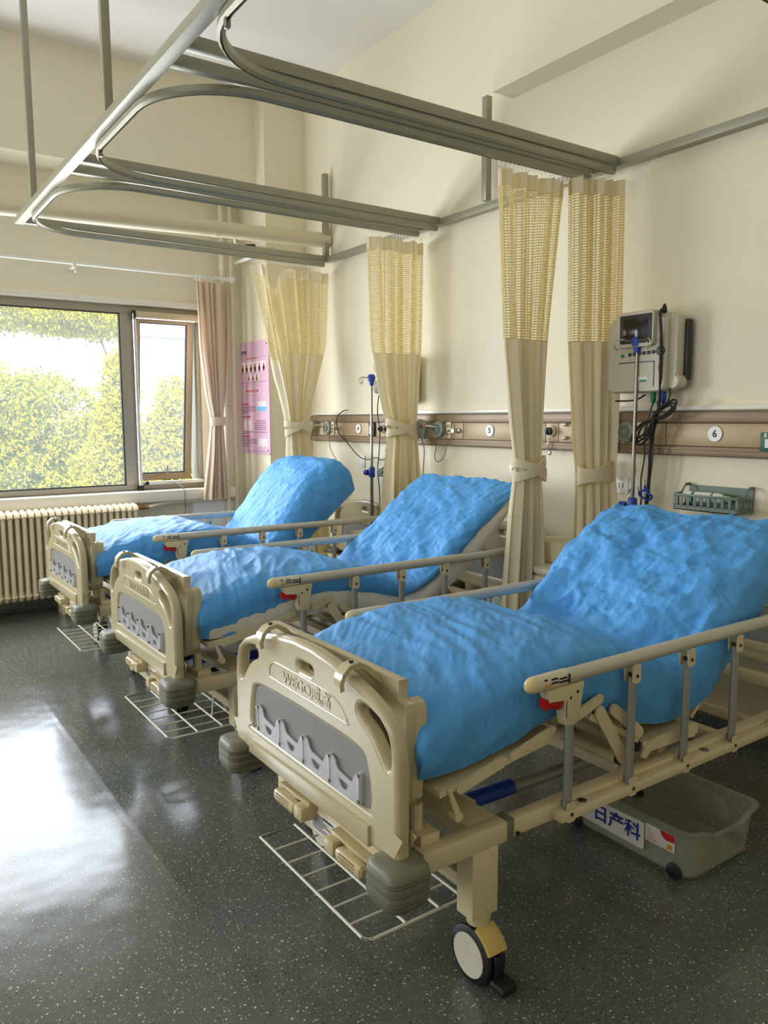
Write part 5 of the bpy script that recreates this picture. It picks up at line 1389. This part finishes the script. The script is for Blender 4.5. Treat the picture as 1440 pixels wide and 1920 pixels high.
for i, (loc, _) in enumerate(BEDS):
    ka, kb, kc, kd = FIT[i]; st = [(p_ * ka + kb, q_ * kc + kd, r_ * ka + kb, t_ * kc + kd) for p_, q_, r_, t_ in TB[i]]
    low = (.030, .0, .085)[i]
    st = [(p_ + low * .6 * min(1, max(0, (p_ - 1.0) / .2)), q_ - low * .8 * min(1, max(0, (p_ - 1.0) / .2)), r_, t_) for p_, q_, r_, t_ in st]
    o = soft_body('bed_cover', st, .398, 320, 240, COVER, (loc[0], loc[1] + .014, loc[2]), hems[i], disp_for(i)); tag(o, names_c[i], 'bed cover', 'blue covers on the beds')
    ms = []
    for (bx, bz, tx, tz) in st:
        dx, dz = tx - bx, tz - bz; l = math.hypot(dx, dz); lo = (.010, .045, .012)[i] if bx > .3 else .004
        ms.append((bx - dx / l * lo * .7, bz - dz / l * lo, tx - dx / l * .045, tz - dz / l * .045))
    ms[0] = (ms[0][0] + .02, ms[0][1], ms[0][2] + .02, ms[0][3]); 
    o = soft_body('mattress', ms,   .368 if i != 1 else .386, 70, 60, MATT, loc, None, lambda S, W, L: (.005 * perlin(S * 6, W * 6, 5), S * 0), cap=6, bulge=.006); tag(o, names_m[i], 'mattress', 'mattresses on the beds')

# ------------------------------------------------------------------ storage tub under the front bed
tb = thing('storage_tub', 'translucent plastic storage tub labelled with blue characters under the front bed', 'storage box', (-1.012, -3.652, 0))
def tub_loop(hx, hy, z, r, dip=0.0):
    return [(u, v, z - dip * math.exp(-((u / (hx * .55)) ** 4)) * (1 if abs(v) > hy * .9 else 0)) for u, v in rrect(-hx, hx, -hy, hy, r, 6)]
def ringpts(hx, hy, r, z, dip=0):
    out = []
    for u, v in rrect(-hx, hx, -hy, hy, r, 6): out.append((u, v))
    P = []
    for (u0, v0), (u1, v1) in zip(out, out[1:] + out[:1]):
        k = max(1, int(math.hypot(u1 - u0, v1 - v0) / .03))
        for j in range(k): P.append((lerp(u0, u1, j / k), lerp(v0, v1, j / k)))
    return [(u, v, z - dip * (1 / (1 + math.exp((abs(u) - hx * .55) / .012))) * (1 if abs(v) > hy - .02 else 0)) for u, v in P]
n_ref = None
def loops_same(specs):
    base = ringpts(.195, .285, .05, 0); L = []
    for sx_, sy_, z, dip in specs:
        L.append([(u * sx_, v * sy_, z - (dip / (1 + math.exp((abs(u) - .195 * .55) / .012)) if abs(v) > .262 else 0)) for u, v, _ in base])
    return L
b = B(); b.loft(loops_same([(.86, .89, .014, 0), (.90, .915, .018, 0), (.93, .94, .09, 0), (.965, .965, .165, .03), (1.0, .995, .168, .03), (1.03, 1.02, .176, .03), (1.03, 1.02, .182, .03), (.955, .957, .180, .03), (.92, .93, .09, 0), (.885, .905, .024, 0)]), cap=True)
b.build('tub_body', TUB, tb, 50)
for sx in (-1, 1):
    for sy in (-1, 1): B().lathe([(.022, -.014), (.027, -.012), (.027, .010), (.022, .012)], 16, (sx * .172, sy * .205, .027), (sx, 0, 0)).build('wheel', BLACK, tb)
lb = B().prism([(.205, .135), (.205, .078), (.185, .055), (-.09, .05), (-.095, .06), (-.095, .143), (-.09, .145), (.19, .142)], fx, -.1895, -.1870, .0006).build('name_label', STICK, tb)
text('label_characters', '中日产科', .064, MX(-.1905, .052, .098) , BLUEINK, lb, depth=.0005, bold=.0012, sx=1.06)
lb2 = B().box(-.1895, -.187, -.212, -.100, .092, .150, .0006).build('product_label', STICK, tb)
b = B(); b.prism([(-.155, .150), (-.212, .150), (-.212, .126), (-.180, .124), (-.165, .132)], fx, -.1900, -.1890); b.build('red_flash', REDINK, lb2)
b = B()
for i in range(4): b.box(-.1899, -.1893, -.145 + .008 * i, -.108, .10 + .011 * i, .1035 + .011 * i)
b.box(-.1899, -.1893, -.205, -.185, .098, .115); stuff(b.build('small_print', ORANGE, lb2))
B().prism([(.17, .15), (-.10, .15), (-.15, .135), (-.17, .075), (-.14, .055), (.17, .055)], fx, .187, .1895, .0006).build('name_label', mat('label_back', (206, 198, 170), .6), tb)

tb.scale = (1, 1, 1)
for q in [tb] + list(tb.children_recursive):
    if q.type == 'MESH': q.data.transform(Matrix.Scale(.965, 4))
